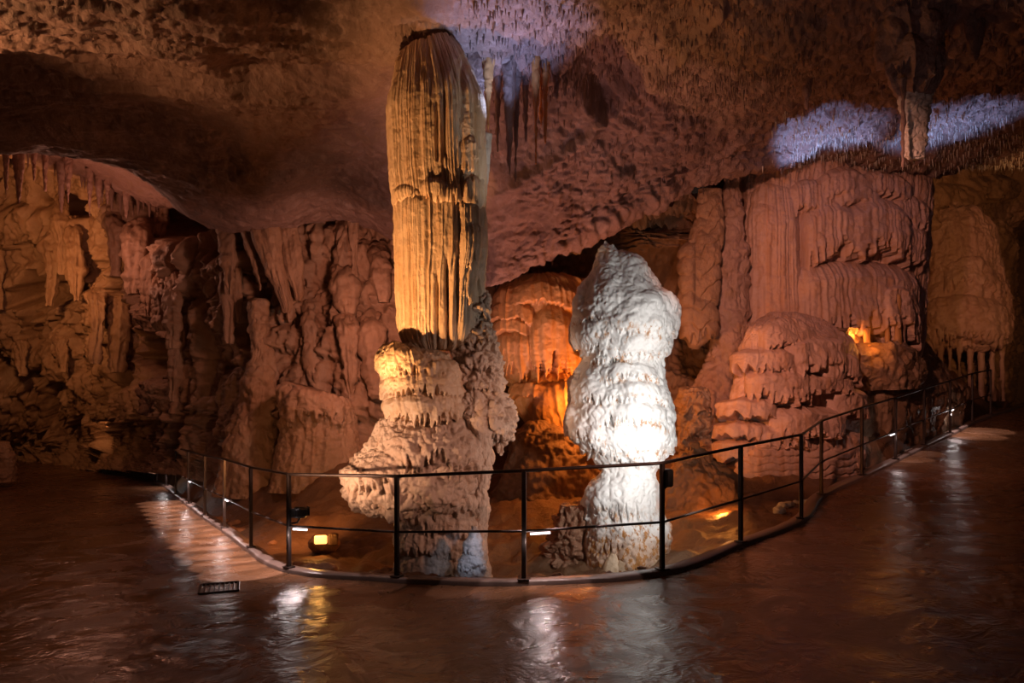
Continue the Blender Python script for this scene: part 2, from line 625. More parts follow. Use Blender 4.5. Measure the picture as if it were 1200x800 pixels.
def ceil_extra(V, X, Y):
    Xn = X + 6 * pn(V * 2.2)
    Yn = Y + 6 * pn(V * 2.2 + 9)
    e = seg_bump(Xn, Yn, [(600, 210), (660, 170), (718, 131), (768, 84), (800, 50), (850, 8)], 5, .15)
    e += seg_bump(Xn, Yn, [(780, 205), (820, 185), (850, 170), (890, 140)], 4, .06)
    # faceted niche left of the diagonal rib
    q = np.clip(1 - np.maximum(np.abs((Xn - 712) * .8 + (Yn - 92) * .8) / 48, np.abs((Xn - 712) * .75 - (Yn - 92) * .8) / 48), 0, 1)
    e += -.42 * sm(q, 0, .6)
    # left: bedded rock with flake edges
    left = 1 - sm(X, 380, 470)
    W = np.stack([V[..., 0] * .38, V[..., 1] * 3.4 - V[..., 0] * .6, V[..., 2] * .5], -1) + .3 * fbm(V * .8, 2)[..., None]
    e += left * .085 * ridged(W * 1.3, 4, .6) * (1 - .6 * sm(Y, 95, 125))
    e += -left * .25 * np.exp(-((Y - 70 - .12 * X * 0.25) / 18) ** 2)
    right = sm(X, 560, 640)
    e += right * (.05 * billow(V * 5.5, 3) + .07 * fbm(V * 1.6, 3) + .02 * fbm(V * 9, 2) + .04 * ridged(V * 1.3 + 3, 3))
    return e


CE, CEV, CEN = sheet('ceiling', rows, 420, 900, M_CEIL, dict(big=(.22, .45), crag=(.035, 1.3), lump=(.02, 3.2), fine=(.014, 9)), 1, extra=ceil_extra)
structure(CE)

# left wall, reaching from far left round to the middle
cols = [-300, -150, -40, 40, 110, 170, 215, 260, 320, 390, 450, 520, 600]
top = [(80, 19)] * 4 + [(90, 18.5), (120, 17.5), (150, 16.5), (180, 15.5), (190, 14.8), (190, 14.6), (190, 14.6), (200, 14.4), (220, 14.2)]
m1 = [(210, 21), (210, 21), (210, 20.6), (215, 20), (230, 19.2), (250, 17.8), (265, 16.3), (275, 15.2), (275, 14.4), (275, 14.0), (280, 14), (290, 14), (300, 14)]
m2 = [(330, 22.5), (330, 22.5), (330, 22), (335, 21.4), (345, 20.6), (355, 19), (365, 17.3), (370, 15.8), (370, 14.6), (370, 14.0), (370, 13.6), (380, 13.6), (390, 13.8)]
m3 = [(440, 24), (440, 24), (440, 23.6), (440, 22.8), (445, 21.6), (450, 19.6), (455, 17.4), (460, 15.9), (460, 14.6), (460, 13.6), (460, 13.2), (460, 13.2), (460, 13.5)]
b0 = [(520, 26.5), (520, 26.5), (520, 26), (520, 25), (515, 23), (515, 20.2), (525, 17.4), (530, 15.8), (535, 14.4), (540, 13.2), (545, 12.9), (540, 13), (540, 13.2)]
b1 = [(560, 25), (560, 25), (560, 24.6), (560, 23.8), (555, 22), (555, 19.4), (560, 16.8), (570, 15.3), (580, 13.9), (580, 12.7), (590, 12.3), (590, 12.4), (590, 12.6)]
rows = [[(c, *r[k]) for k, c in enumerate(cols)] for r in (top, m1, m2, m3, b0, b1)]
LW_lobes = [(375, 355, 40, 26, .16, 10, .5), (352, 385, 30, 40, .22, 8, .5), (395, 388, 34, 44, .2, 8, .6), (340, 412, 22, 40, .25, 6, .5), (388, 428, 40, 40, .24, 8, .6),
            (362, 460, 45, 42, .3, 10, .5), (432, 385, 22, 60, .2, 8, .5), (420, 330, 36, 30, .2, 9, .5), (425, 425, 24, 40, .2, 8, .6), (310, 350, 30, 40, .3, 8, .6),
            (350, 300, 28, 40, .2, 8, .5), (405, 268, 30, 40, .2, 9, .5), (230, 330, 25, 130, .5, 10, .3), (205, 445, 50, 45, .7, 6, .3), (140, 330, 34, 70, .5, 10, .5),
            (80, 300, 50, 70, .5, 14, .5), (20, 330, 40, 60, .6, 10, .5), (60, 395, 60, 55, .5, 18, .5), (120, 430, 40, 60, .5, 10, .5), (20, 420, 30, 90, .5, 8, .3),
            (120, 250, 36, 50, .5, 14, .5), (180, 300, 28, 60, .5, 12, .5), (45, 235, 40, 50, .5, 12, .5), (265, 420, 26, 70, .4, 8, .4), (310, 430, 24, 90, .45, 8, .2)]


for _k in range(120):
    _x, _y = R.uniform(-40, 450), R.uniform(225, 480)
    if 300 < _x < 470 and R.uniform() < .45:
        continue
    _far = 1 - min(max((_x - 150) / 200, 0), 1)
    LW_lobes.append((_x, _y, R.uniform(5, 14), R.uniform(30, 100) * (1 if _x < 300 else .6), R.uniform(.15, .32) + .3 * _far * R.uniform(.3, 1), R.uniform(3, 9), R.uniform(.4, .8)))


def lw_extra(V, X, Y):
    q = fbm(np.stack([X / 60, Y / 75, X * 0], -1), 3)
    low = 1 - sm(Y, 415, 465)
    e = -1.4 * sm(q, .2, .45) * (1 - sm(X, 300, 350)) * low          # hollows in the far part
    e += .22 * ridged(np.stack([X / 70 + Y / 150, Y / 260 - X / 190, X * 0 + 3], -1), 3) * (1 - sm(X, 300, 380)) * low
    return e


LWo, LWV, _ = sheet('wall_left', rows, 400, 620, M_WALL, dict(big=(.3, .4), vert=(.22, 1.7), flute=(.12, 3.4), crag=(.035, 2.2), lump=(.04, 3.5), fine=(.025, 8), pop=(.02, 9)), 2, LW_lobes, lw_extra)
structure(LWo)

# back wall of the alcove
cols = [540, 590, 640, 700, 760, 820, 870, 930, 1000]
rows = [[(c, 150, 13.4) for c in cols], [(c, 205, 14.6) for c in cols], [(c, 270, 15.2) for c in cols], [(c, 350, 15.2) for c in cols],
        [(c, 430, 14.6) for c in cols], [(c, 520, 13.6) for c in cols], [(c, 580, 12.6) for c in cols]]


def bw_extra(V, X, Y):
    # slabby rock leaning out above and behind the white stalagmite
    g = sm(X, 690, 740) * (1 - sm(X, 810, 850)) * (1 - sm(Y, 300, 345))
    W = np.stack([X / 42 + Y / 90, Y / 13 - X / 60, X * 0], -1)
    return g * (1.2 + .22 * ridged(W, 3, .6))


BW, BWV, _ = sheet('wall_back', rows, 300, 380, M_WALL, dict(big=(.3, .5), vert=(.12, 1.8), crag=(.08, 1.8), lump=(.05, 4), fine=(.025, 9)), 3, None, bw_extra)
structure(BW)

# right wall, behind the rose flowstone, up to the tunnel mouth
cols = [850, 920, 1000, 1060, 1110, 1150, 1172, 1180, 1178]
dd = [13.6, 14.2, 15.2, 17.2, 19.2, 20.2, 20.9, 22.5, 27]
def rr(py, k=1.0, lean=0.0):
    return [(c, py, d * k + lean) for c, d in zip(cols, dd)]
rows = [rr(140, .96), rr(195, .97), rr(260, 1.0), rr(330, 1.0), rr(400, .99), rr(450, .97), rr(500, .95), rr(560, .9)]
RWo, RWV, _ = sheet('wall_right', rows, 320, 330, M_WALL, dict(big=(.3, .45), vert=(.1, 1.6), crag=(.08, 1.5), lump=(.06, 3.2), fine=(.025, 8), pop=(.02, 9)), 4,
                    [(1150, 205, 40, 30, .3, 8, .4), (1100, 215, 30, 40, .3, 8, .4), (1060, 225, 26, 50, .3, 8, .4)])
structure(RWo)
# rock above and beyond the tunnel mouth
cols = [1150, 1172, 1185, 1215, 1260, 1330, 1450]
mouth = [330, 285, 262, 244, 236, 250, 300]
rows = [[(c, 120, 20.2) for c in cols], [(c, 175, 20.4) for c in cols], [(c, 175 + (m - 175) * .55, 20.6) for c, m in zip(cols, mouth)],
        [(c, m, 20.9) for c, m in zip(cols, mouth)], [(c, m + 4, 22.0) for c, m in zip(cols, mouth)], [(c, m + 30, 28) for c, m in zip(cols, mouth)]]
o_, _, _ = sheet('wall_tunnel', rows, 160, 180, M_WALL, dict(big=(.2, .5), crag=(.08, 1.4), lump=(.06, 3), fine=(.03, 7)), 5)
structure(o_)
rows = [[(c, y, 30) for c in (1100, 1200, 1300, 1500)] for y in (150, 250, 350, 450, 520)]
o_, _, _ = sheet('wall_far', rows, 80, 100, M_WALL, dict(big=(.4, .4), crag=(.15, .9)), 6)
structure(o_)

# underside of the far-left hall roof, seen under the ceiling's edge
cols = [-300, -120, 0, 60, 110, 150, 190, 215, 240]
r0 = [(140, 11.9)] * 3 + [(146, 12), (152, 12.2), (165, 12.4), (185, 12.8), (200, 13.2), (210, 13.6)]
r1 = [(162, 13.5)] * 3 + [(166, 13.6), (172, 13.8), (182, 14), (196, 14.2), (206, 14.4), (216, 14.6)]
r2 = [(172, 15.2), (172, 15.2), (172, 15.2), (180, 15.4), (195, 15.6), (210, 15.6), (222, 15.4), (226, 15.2), (226, 15.4)]
r3 = [(178, 17), (178, 17), (178, 17), (194, 17), (214, 17), (232, 16.8), (238, 16.4), (240, 16.2), (240, 16.4)]
r4 = [(172, 18.5), (172, 18.5), (172, 18.5), (186, 18.5), (206, 18.5), (224, 18.2), (230, 17.6), (232, 17.4), (232, 17.4)]
rows = [[(c, *r[k]) for k, c in enumerate(cols)] for r in (r0, r1, r2, r3, r4)]
LR, LRV, _ = sheet('ceiling_hall', rows, 180, 300, M_PINKW, dict(big=(.12, .6), crag=(.05, 1.4), lump=(.03, 3), fine=(.015, 9)), 7)
structure(LR)


# ------------------------------------------------------------------ stones: stacks of tilted rings
def stone(name, rings, d, mat, parent=None, nt=260, nz=200, ky=.85, o=None, lobes=None, seed=0, fseed=0, sup=2.0, dz=None, flat_top=False, extra=None, rust=None, blend=None):
    """rings: (xl, yl, xr, yr) in photo pixels at distance d (or (.., d) each), top to bottom"""
    o = o or {}
    rg = np.array([r[:4] for r in rings], float)
    dl, dr = d if isinstance(d, tuple) else (d, d)
    dl = np.array([dl + (r[4] if len(r) > 4 else 0) for r in rings], float)
    dr = np.array([dr + (r[4] if len(r) > 4 else 0) for r in rings], float)
    Lp = PV(np.stack([rg[:, 0], rg[:, 1], dl], -1))
    Rp = PV(np.stack([rg[:, 2], rg[:, 3], dr], -1))
    path = (Lp + Rp) / 2
    seg = np.maximum(np.linalg.norm(np.diff(Lp, axis=0), axis=1), np.linalg.norm(np.diff(Rp, axis=0), axis=1)) + 1e-5
    cum = np.concatenate([[0], np.cumsum(seg)])
    ts = np.interp(np.linspace(0, cum[-1], nz), cum, np.arange(len(rg)))
    W = crw(ts, len(rg)) * .5 + lin(ts, len(rg)) * .5
    Lp, Rp = W @ Lp, W @ Rp
    c = (Lp + Rp) / 2
    h = (Rp - Lp) / 2
    hw = np.linalg.norm(h, axis=1)
    nf = int(nt * .68)
    th = np.concatenate([np.linspace(0, math.pi, nf, endpoint=False), np.linspace(math.pi, 2 * math.pi, nt - nf, endpoint=False)])
    ct, st = np.cos(th), np.sin(th)
    e = 2.0 / sup
    ct, st = np.sign(ct) * np.abs(ct) ** e, np.sign(st) * np.abs(st) ** e
    V = c[:, None] + ct[None, :, None] * h[:, None] + st[None, :, None] * (hw * ky)[:, None, None] * np.array([0, -1.0, 0])
    Nn = normals(V, True)
    if (Nn * (V - c[:, None])).sum() < 0:
        Nn = -Nn
    U = np.cumsum(np.concatenate([[0], np.linalg.norm(np.diff(V[nz // 2], axis=0), axis=1)]))
    U = np.broadcast_to(U, V.shape[:2])
    X, Y = pix(V)
    dsp = rock_field(V, U, X, Y, o, seed)
    if lobes:
        dsp = dsp + lobes_field(X, Y, lobes, seed + .4) * o.get('lobe_gain', 1.0)
    if extra is not None:
        dsp = dsp + extra(V, X, Y)
    k = np.arange(nz)
    endfade = np.minimum(sm(k, -1, 5), 1)[:, None]
    V = V + Nn * (dsp * endfade)[..., None]
    top = V[0].mean(0)
    bot = V[-1].mean(0)
    vv = np.concatenate([V.reshape(-1, 3), [top, bot]])
    nV = nz * nt
    a = np.arange(nt)
    b = (a + 1) % nt
    tri = np.concatenate([np.stack([np.full(nt, nV), a, b], 1), np.stack([np.full(nt, nV + 1), (nz - 1) * nt + b, (nz - 1) * nt + a], 1)])
    ob = raw_mesh(name, vv, [grid_faces(nz, nt, True), tri], mat, parent)
    if rust is not None:
        at = ob.data.attributes.new('rust', 'FLOAT', 'POINT')
        q = rust(V, X, Y).astype(np.float32).ravel()
        at.data.foreach_set('value', np.concatenate([q, [0, 0]]).astype(np.float32))
    return ob


def thing_stone(name, rings, d, mat, label, cat, group=None, **kw):
    ob = stone(name, rings, d, mat, None, **kw)
    a = np.array([v.co[:] for v in ob.data.vertices]) if len(ob.data.vertices) < 3000 else None
    n = len(ob.data.vertices)
    b = np.empty(n * 3, np.float32)
    ob.data.vertices.foreach_get('co', b)
    b = b.reshape(-1, 3)
    recentre(ob, ((b[:, 0].min() + b[:, 0].max()) / 2, (b[:, 1].min() + b[:, 1].max()) / 2, b[:, 2].min()))
    return tag(ob, label, cat, group)


# ---- the tall column
DC = 8.5
col = empty('stalagmite_column', P(520, 684, DC), 'tall orange-lit fluted stalagmite column behind the railing, nearly reaching the ceiling', 'stalagmite')


def flute_dir(fr):
    return dict(flute=fr, big=(.03, 1.2), fine=(.008, 14))


stone('shaft', [(478, 66, 526, 50), (469, 68, 533, 48), (464, 80, 543, 66), (460, 98, 554, 92), (456, 130, 565, 120), (456, 170, 566, 165), (458, 205, 567, 205), (461, 226, 568, 232),
                (464, 238, 567, 246), (470, 245, 556, 251), (486, 246, 542, 250)], DC, M_COLUMN, col, nt=640, nz=300, ky=.85, sup=2.35,
      o=dict(flute=(.020, 15), big=(.03, 1.0), vert=(.012, 5), fine=(.006, 14)), seed=1,
      lobes=[(508, 208, 17, 30, .05, 8, .6), (474, 216, 12, 22, .04, 6, .5), (549, 160, 14, 40, .04, 18, .5), (554, 205, 13, 44, .05, 10, .5), (531, 216, 13, 26, .05, 8, .6), (490, 222, 10, 20, .04, 5, .5)],
      extra=lambda V, X, Y: -.06 * np.exp(-((X - 521) / 2.2) ** 2) * sm(Y, 90, 130) * (1 - sm(Y, 176, 186)) - .05 * np.exp(-((X - 512.5) / 1.8) ** 2) * sm(Y, 110, 140) * (1 - sm(Y, 180, 190)) - .035 * np.exp(-((X - 541) / 3) ** 2) * sm(Y, 60, 90))
stone('shaft', [(480, 234, 556, 240), (470, 237, 562, 245), (465, 246, 567, 252), (465, 270, 568, 280), (466, 300, 567, 300), (466, 330, 563, 325), (467, 360, 561, 360), (468, 384, 559, 385),
                (472, 400, 556, 400), (482, 410, 545, 410)], DC, M_COLUMN, col, nt=640, nz=300, ky=.86, sup=2.35,
      o=dict(flute=(.024, 14), big=(.03, 1.0), vert=(.012, 5), fine=(.006, 14)), seed=2, lobes=[(554, 262, 14, 60, .04, 14, .5), (557, 300, 13, 50, .04, 12, .5)],
      extra=lambda V, X, Y: -.09 * np.exp(-((X - 524 - (Y - 320) * .02) / 2.4) ** 2) * sm(Y, 290, 330) - .06 * np.exp(-((X - 513) / 2) ** 2) * sm(Y, 310, 340) - .04 * np.exp(-((X - 536) / 2.5) ** 2))
stone('flowstone_block', [(458, 404, 488, 402), (451, 407, 505, 406), (447, 418, 528, 414), (448, 440, 538, 440), (451, 460, 542, 460), (455, 476, 545, 478), (463, 489, 545, 492), (478, 495, 535, 497)],
      DC - .15, M_COLUMN, col, nt=320, nz=200, ky=.95, o=dict(big=(.06, 1.6), lump=(.03, 4), fine=(.012, 12), flute=(.018, 8)), seed=3,
      lobes=[(470, 402, 30, 44, .06, 8, .5), (495, 437, 48, 30, .08, 8, .6), (480, 462, 34, 32, .09, 8, .5), (520, 420, 22, 40, .07, 6, .6), (515, 462, 30, 36, .06, 6, .6)])
stone('knobby_pillar', [(546, 338, 568, 338), (543, 348, 577, 346), (541, 370, 579, 370), (536, 395, 586, 395), (530, 420, 589, 420), (528, 445, 590, 448), (528, 462, 593, 464), (530, 480, 600, 478),
                        (540, 498, 603, 496), (558, 512, 599, 512), (574, 524, 594, 524), (580, 533, 590, 534)], DC - .05, M_KNOB, col, nt=300, nz=260, ky=.8,
      o=dict(big=(.05, 1.8), lump=(.035, 7), pop=(.04, 9), fine=(.012, 18)), seed=4,
      lobes=[(560, 352, 18, 22, .05, 5, .5), (562, 380, 22, 24, .05, 5, .5), (565, 410, 26, 26, .05, 6, .5), (560, 438, 32, 24, .06, 7, .5), (586, 460, 17, 60, .07, 9, .3), (555, 462, 22, 40, .05, 7, .6)])
stone('drip_leg', [(548, 455, 566, 455), (545, 470, 572, 470), (548, 500, 574, 500), (556, 520, 575, 520), (558, 545, 575, 545), (556, 570, 572, 570), (556, 620, 568, 620)], DC - .25, M_KNOB, col,
      nt=120, nz=150, ky=.9, o=dict(big=(.03, 2.5), lump=(.02, 7), fine=(.008, 16), flute=(.012, 12)), seed=5)
stone('flowstone_skirt', [(470, 484, 548, 484), (455, 490, 556, 490), (444, 502, 562, 505), (424, 526, 565, 530), (406, 549, 567, 552), (400, 564, 568, 566), (404, 578, 568, 574), (424, 594, 566, 582),
                          (446, 601, 566, 588), (470, 602, 562, 592), (490, 600, 550, 592)], DC, M_KNOB, col, nt=420, nz=260, ky=.72,
      o=dict(big=(.10, 1.3), lump=(.05, 3.4), crag=(.03, 2.6), fine=(.014, 12), pop=(.015, 10)), seed=6,
      lobes=[(505, 500, 30, 50, .08, 16, .5), (545, 512, 22, 50, .08, 10, .6), (440, 528, 30, 50, .06, 20, .5)])
stone('pedestal', [(478, 560, 562, 560), (470, 572, 572, 572), (468, 600, 573, 600), (466, 630, 572, 630), (464, 655, 573, 655), (460, 676, 578, 676), (456, 692, 584, 692)], DC, M_KNOB, col,
      nt=300, nz=180, ky=.8, o=dict(big=(.06, 1.6), lump=(.02, 5), fine=(.012, 14), flute=(.02, 7)), seed=7,
      lobes=[(535, 578, 30, 26, .06, 5, .6), (500, 585, 26, 40, .05, 6, .6), (530, 606, 34, 26, .07, 5, .6), (495, 624, 30, 28, .07, 5, .5), (535, 636, 30, 24, .06, 5, .6), (505, 652, 40, 30, .06, 4, .4)])

# small stalagmite at the foot of the column
thing_stone('stalagmite', [(552, 616, 558, 616), (549, 622, 562, 622), (546, 636, 564, 636), (541, 652, 566, 652), (536, 668, 568, 668), (532, 684, 572, 684), (530, 694, 574, 694)], 7.72, M_GREY,
            'small blue-white lit stalagmite at the foot of the tall fluted column', 'stalagmite', nt=140, nz=140, ky=.9,
            o=dict(big=(.03, 2.5), lump=(.02, 8), fine=(.008, 16)), seed=8, lobes=[(553, 630, 14, 22, .03, 5, .5), (552, 650, 18, 20, .035, 5, .5), (550, 668, 20, 18, .03, 4, .5)])

# pale broken stump at the right of the shaft
thing_stone('stalagmite_stump', [(566, 156, 574, 156), (563, 158, 577, 158), (562, 170, 576, 170), (561, 190, 575, 192), (560, 215, 572, 215), (558, 240, 570, 240)], 8.62, M_GREY,
            'pale broken stump clinging to the side of the tall fluted column', 'stalagmite', nt=60, nz=70, o=dict(big=(.02, 3), fine=(.006, 18), flute=(.01, 16)), seed=9)

# ---- the white stalagmite
DW = 8.8
wr = [(708, 282, 710, 282), (706, 286, 714, 285), (704, 290, 722, 290), (702, 296, 738, 296), (699, 305, 753, 305), (690, 320, 765, 320), (679, 337, 778, 338), (671, 353, 790, 355), (669, 378, 793, 378), (671, 398, 789, 398),
      (680, 411, 784, 412), (683, 421, 780, 423), (673, 435, 781, 436), (666, 452, 784, 455), (663, 480, 786, 480), (662, 503, 789, 500), (667, 516, 786, 516), (686, 531, 780, 532), (701, 543, 772, 545),
      (703, 552, 770, 553), (695, 562, 770, 562), (688, 574, 770, 574), (686, 590, 772, 590), (688, 603, 778, 603), (687, 618, 785, 617), (688, 645, 785, 645), (687, 672, 783, 672), (684, 692, 786, 692)]
WL = [(765, 340, 34, 50, .06, 14, .4), (705, 352, 36, 26, .05, 8, .4), (735, 366, 50, 26, .08, 12, .5), (700, 375, 34, 40, .08, 6, .5), (750, 388, 44, 32, .10, 10, .5), (715, 405, 26, 22, .06, 6, .5),
      (738, 425, 34, 22, .10, 6, .5), (690, 436, 26, 40, .07, 10, .4), (742, 448, 40, 24, .09, 6, .5), (685, 468, 26, 52, .10, 7, .4), (730, 470, 50, 30, .09, 8, .5), (762, 492, 28, 44, .09, 6, .5),
      (712, 496, 34, 40, .09, 6, .5), (735, 515, 40, 32, .08, 6, .5), (700, 560, 16, 46, .06, 6, .4), (735, 556, 22, 56, .06, 8, .5), (762, 556, 12, 120, .05, 6, .2), (720, 612, 34, 40, .06, 8, .5), (700, 640, 16, 40, .05, 6, .4), (745, 628, 22, 50, .07, 16, .3)]


def white_rust(V, X, Y):
    r = np.zeros_like(X)
    for l in WL:
        px, py, w, h, dep, droop, fr = l
        dx = (X - px) / w
        yb = py + droop * dx * dx + h * .82
        r = np.maximum(r, np.exp(-((Y - yb) / 6.0) ** 2) * (np.abs(dx) < 1) * .95)
    r = np.maximum(r, 1.7 * sm(Y, 580, 650))
    return r


WS = empty('white_stalagmite', P(735, 690, DW), 'bulging bright white stalagmite with a pointed tip, floodlit behind the railing', 'stalagmite')
stone('body', wr, DW, M_WHITE, WS, nt=460, nz=520, ky=.85, o=dict(big=(.06, 1.3), lump=(.035, 2.6), fine=(.010, 9), pop=(.008, 12), lobe_gain=.62), seed=11, lobes=WL, rust=white_rust)
stone('side_tip', [(717, 286, 719, 286), (715, 291, 721, 291), (712, 298, 724, 299)], DW - .06, M_WHITE, WS, nt=40, nz=24, o=dict(fine=(.008, 20)), seed=12)
for (a, b_, c_, s_) in [(738, 628, 16, 13), (718, 645, 15, 14), (762, 645, 14, 15)]:
    stone('mound', [(a - 2, b_, a + 2, b_), (a - c_ * .6, b_ + 12, a + c_ * .6, b_ + 12), (a - c_, b_ + 34, a + c_, b_ + 34), (a - c_ * 1.2, 692, a + c_ * 1.2, 692)], DW - .36, M_COLUMN, WS,
          nt=90, nz=60, ky=.7, o=dict(big=(.02, 3), fine=(.008, 14)), seed=s_)

# ---- amber flowstone behind, left of the white stalagmite
DA = 11.8
amb = empty('flowstone_curtain', P(640, 560, DA), 'amber fluted flowstone curtain glowing between the tall column and the white stalagmite', 'flowstone')
stone('curtain', [(610, 322, 660, 322), (588, 332, 690, 330), (578, 350, 705, 348), (576, 380, 712, 380), (578, 420, 715, 420), (585, 445, 715, 440), (600, 452, 700, 450)], DA, M_ORANGE, amb, nt=340, nz=220, ky=.45,
      o=dict(flute=(.05, 4.6), big=(.06, 1.0), fine=(.01, 10)), seed=21,
      lobes=[(630, 330, 50, 26, .12, 14, .2), (600, 352, 26, 22, .12, 10, .2), (648, 358, 26, 90, .16, 16, .5), (600, 372, 20, 16, .10, 6, .2), (603, 388, 20, 60, .12, 8, .5), (682, 410, 30, 30, .14, -10, .4), (690, 434, 24, 14, .1, 6, .2)])
stone('apron', [(625, 438, 690, 438), (610, 446, 708, 446), (600, 460, 715, 460), (604, 480, 715, 480), (620, 500, 712, 505), (650, 520, 705, 522)], DA - .25, M_ORANGE, amb, nt=260, nz=150, ky=.5,
      o=dict(flute=(.03, 5.0), big=(.05, 1.2), fine=(.01, 10)), seed=22, lobes=[(620, 448, 24, 16, .1, 6, .2), (665, 446, 40, 70, .15, 12, .4)])

# ---- things in the alcove right of the white stalagmite
thing_stone('hanging_shield', [(818, 222, 846, 222), (816, 250, 848, 250), (808, 280, 846, 278), (802, 300, 843, 298), (801, 330, 842, 326), (801, 365, 840, 360), (806, 390, 836, 384), (809, 404, 830, 396), (811, 410, 816, 408)], 12.2, M_WALL,
            'ribbed amber drapery hanging in the alcove beside the white stalagmite', 'drapery', nt=160, nz=200, ky=.6,
            o=dict(big=(.05, 1.6), tiers=(.04, 3.4), fine=(.012, 10)), seed=23, lobes=[(825, 352, 16, 50, .08, 4, .5), (806, 280, 9, 120, .1, 4, .2)])
thing_stone('stalagmite_pillar', [(850, 190, 866, 190), (849, 230, 867, 230), (845, 262, 869, 262), (834, 288, 872, 285), (832, 330, 874, 330), (834, 380, 874, 380), (830, 420, 872, 420), (815, 450, 872, 450), (800, 480, 878, 480), (795, 560, 884, 560)], 12.7, M_PINKW,
            'dusky rose rock pillar between the ribbed drapery and the pink flowstone cascade', 'pillar', nt=200, nz=260, ky=.7,
            o=dict(big=(.08, 1.4), lump=(.05, 3.5), vert=(.04, 2.5), fine=(.014, 9)), seed=24)
thing_stone('boulder', [(808, 454, 818, 453), (800, 463, 829, 458), (799, 480, 834, 476), (795, 503, 830, 505), (800, 530, 834, 528), (790, 562, 838, 560)], 11.4, M_WALL,
            'upright amber boulder low in the alcove beside the white stalagmite', 'rock', nt=140, nz=120, ky=.8, o=dict(big=(.1, 2.2), lump=(.07, 4), crag=(.03, 4), fine=(.015, 12)), seed=25, lobes=[(815, 462, 16, 24, .08, 6, .5), (818, 490, 16, 24, .08, 6, .5)])
thing_stone('mud_mound', [(808, 518, 820, 518), (796, 528, 838, 530), (782, 550, 856, 552), (768, 580, 872, 580), (755, 625, 890, 625), (745, 660, 900, 660)], 10.4, M_MUD,
            'smooth brown mud mound behind the railing, right of the white stalagmite', 'mound', nt=160, nz=120, ky=.6, o=dict(big=(.2, 1.0), lump=(.06, 2.6), fine=(.02, 9)), seed=26)
thing_stone('mud_mound', [(625, 492, 640, 492), (600, 505, 690, 505), (588, 530, 712, 530), (580, 570, 720, 570), (575, 640, 725, 640)], 11.0, M_MUD,
            'brown mud mound below the amber curtain, left of the white stalagmite', 'mound', nt=200, nz=140, ky=.5, o=dict(big=(.14, 1.0), lump=(.05, 3), fine=(.012, 12)), seed=27)
thing_stone('rubble_mound', [(660, 592, 680, 592), (652, 602, 700, 602), (646, 620, 705, 620), (642, 650, 706, 650), (638, 692, 708, 692)], 9.0, M_RUBBLE,
            'rough reddish rubble heap beside the foot of the white stalagmite', 'rubble', nt=200, nz=160, ky=.7, o=dict(big=(.07, 2), crag=(.06, 4), pop=(.05, 8), fine=(.02, 14)), seed=28)

# ---- rose flowstone cascade at the right
casc = empty('flowstone_cascade', P(935, 600, 10.4), 'large rose-pink flowstone cascade with tiered curtains behind the railing', 'flowstone')
stone('curtain', [(905, 190, 1050, 191), (884, 195, 1076, 196), (875, 208, 1084, 210), (873, 240, 1084, 240), (873, 290, 1084, 290), (874, 340, 1080, 340), (875, 390, 1078, 392), (880, 420, 1070, 420), (900, 436, 1050, 436)],
      (13.2, 14.3), M_PINK, casc, nt=620, nz=400, ky=.34, sup=2.6, o=dict(lobe_gain=1.5, flute=(.024, 11), vert=(.02, 2.5), big=(.08, .9), lump=(.02, 3), fine=(.010, 10)), seed=31,
      lobes=[(905, 215, 30, 215, .14, 14, .1), (950, 208, 26, 40, .12, 16, .4), (985, 196, 34, 36, .14, 22, .3), (1030, 200, 34, 30, .12, 18, .3), (972, 236, 34, 70, .20, 16, .4), (1020, 232, 40, 70, .24, 22, .4),
             (1056, 262, 22, 50, .14, 10, .4), (998, 306, 74, 96, .26, 12, .4), (1032, 328, 20, 60, .32, 16, .4), (1000, 216, 28, 26, .15, 14, .4), (1062, 230, 18, 40, .1, 10, .4)])
stone('cascade', [(900, 370, 950, 370, 1.2), (886, 374, 964, 375, .5), (878, 382, 976, 386), (869, 398, 998, 402), (866, 425, 1005, 425), (858, 455, 1000, 455), (854, 490, 1000, 490), (852, 520, 1000, 520), (858, 545, 1002, 545)],
      (11.3, 12.5), M_PINK, casc, nt=560, nz=340, ky=.4, sup=2.4, o=dict(lobe_gain=1.35, big=(.08, 1.1), lump=(.025, 3), flute=(.013, 10), fine=(.010, 10)), seed=32,
      lobes=[(922, 374, 34, 34, .14, 12, .3), (950, 394, 36, 40, .22, 10, .45), (895, 408, 32, 30, .20, 6, .4), (975, 412, 26, 40, .20, 8, .45), (908, 430, 36, 46, .24, 5, .5), (955, 436, 36, 26, .22, 6, .4), (878, 465, 26, 26, .26, 6, .4),
             (935, 474, 46, 44, .30, 6, .55), (985, 452, 22, 40, .2, 8, .4), (872, 492, 24, 22, .24, 6, .4), (906, 498, 30, 30, .26, 6, .5), (868, 512, 24, 26, .24, 5, .4), (970, 500, 34, 50, .22, 8, .5), (925, 520, 34, 26, .2, 6, .4)])
stone('apron', [(880, 515, 985, 515), (868, 530, 1002, 530), (858, 560, 1008, 558), (850, 590, 1006, 580), (842, 625, 1000, 610), (838, 660, 990, 650)], (10.9, 11.9), M_PINK, casc, nt=320, nz=180, ky=.4,
      o=dict(big=(.06, 1.1), tiers=(.025, 9.0), fine=(.010, 10)), seed=33)
# flank sloping away behind the rail
thing_stone('rock_bank', [(985, 384, 1056, 390), (968, 398, 1084, 408), (975, 445, 1110, 436), (985, 480, 1130, 462), (980, 530, 1120, 510), (975, 590, 1110, 560)], (12.1, 15.4), M_WALL,
            'dark brown rock bank behind the climbing railing, right of the pink cascade', 'rock', nt=320, nz=220, ky=.10, o=dict(big=(.13, .8), lump=(.05, 2.5), vert=(.05, 1.6), fine=(.015, 8)), seed=34)

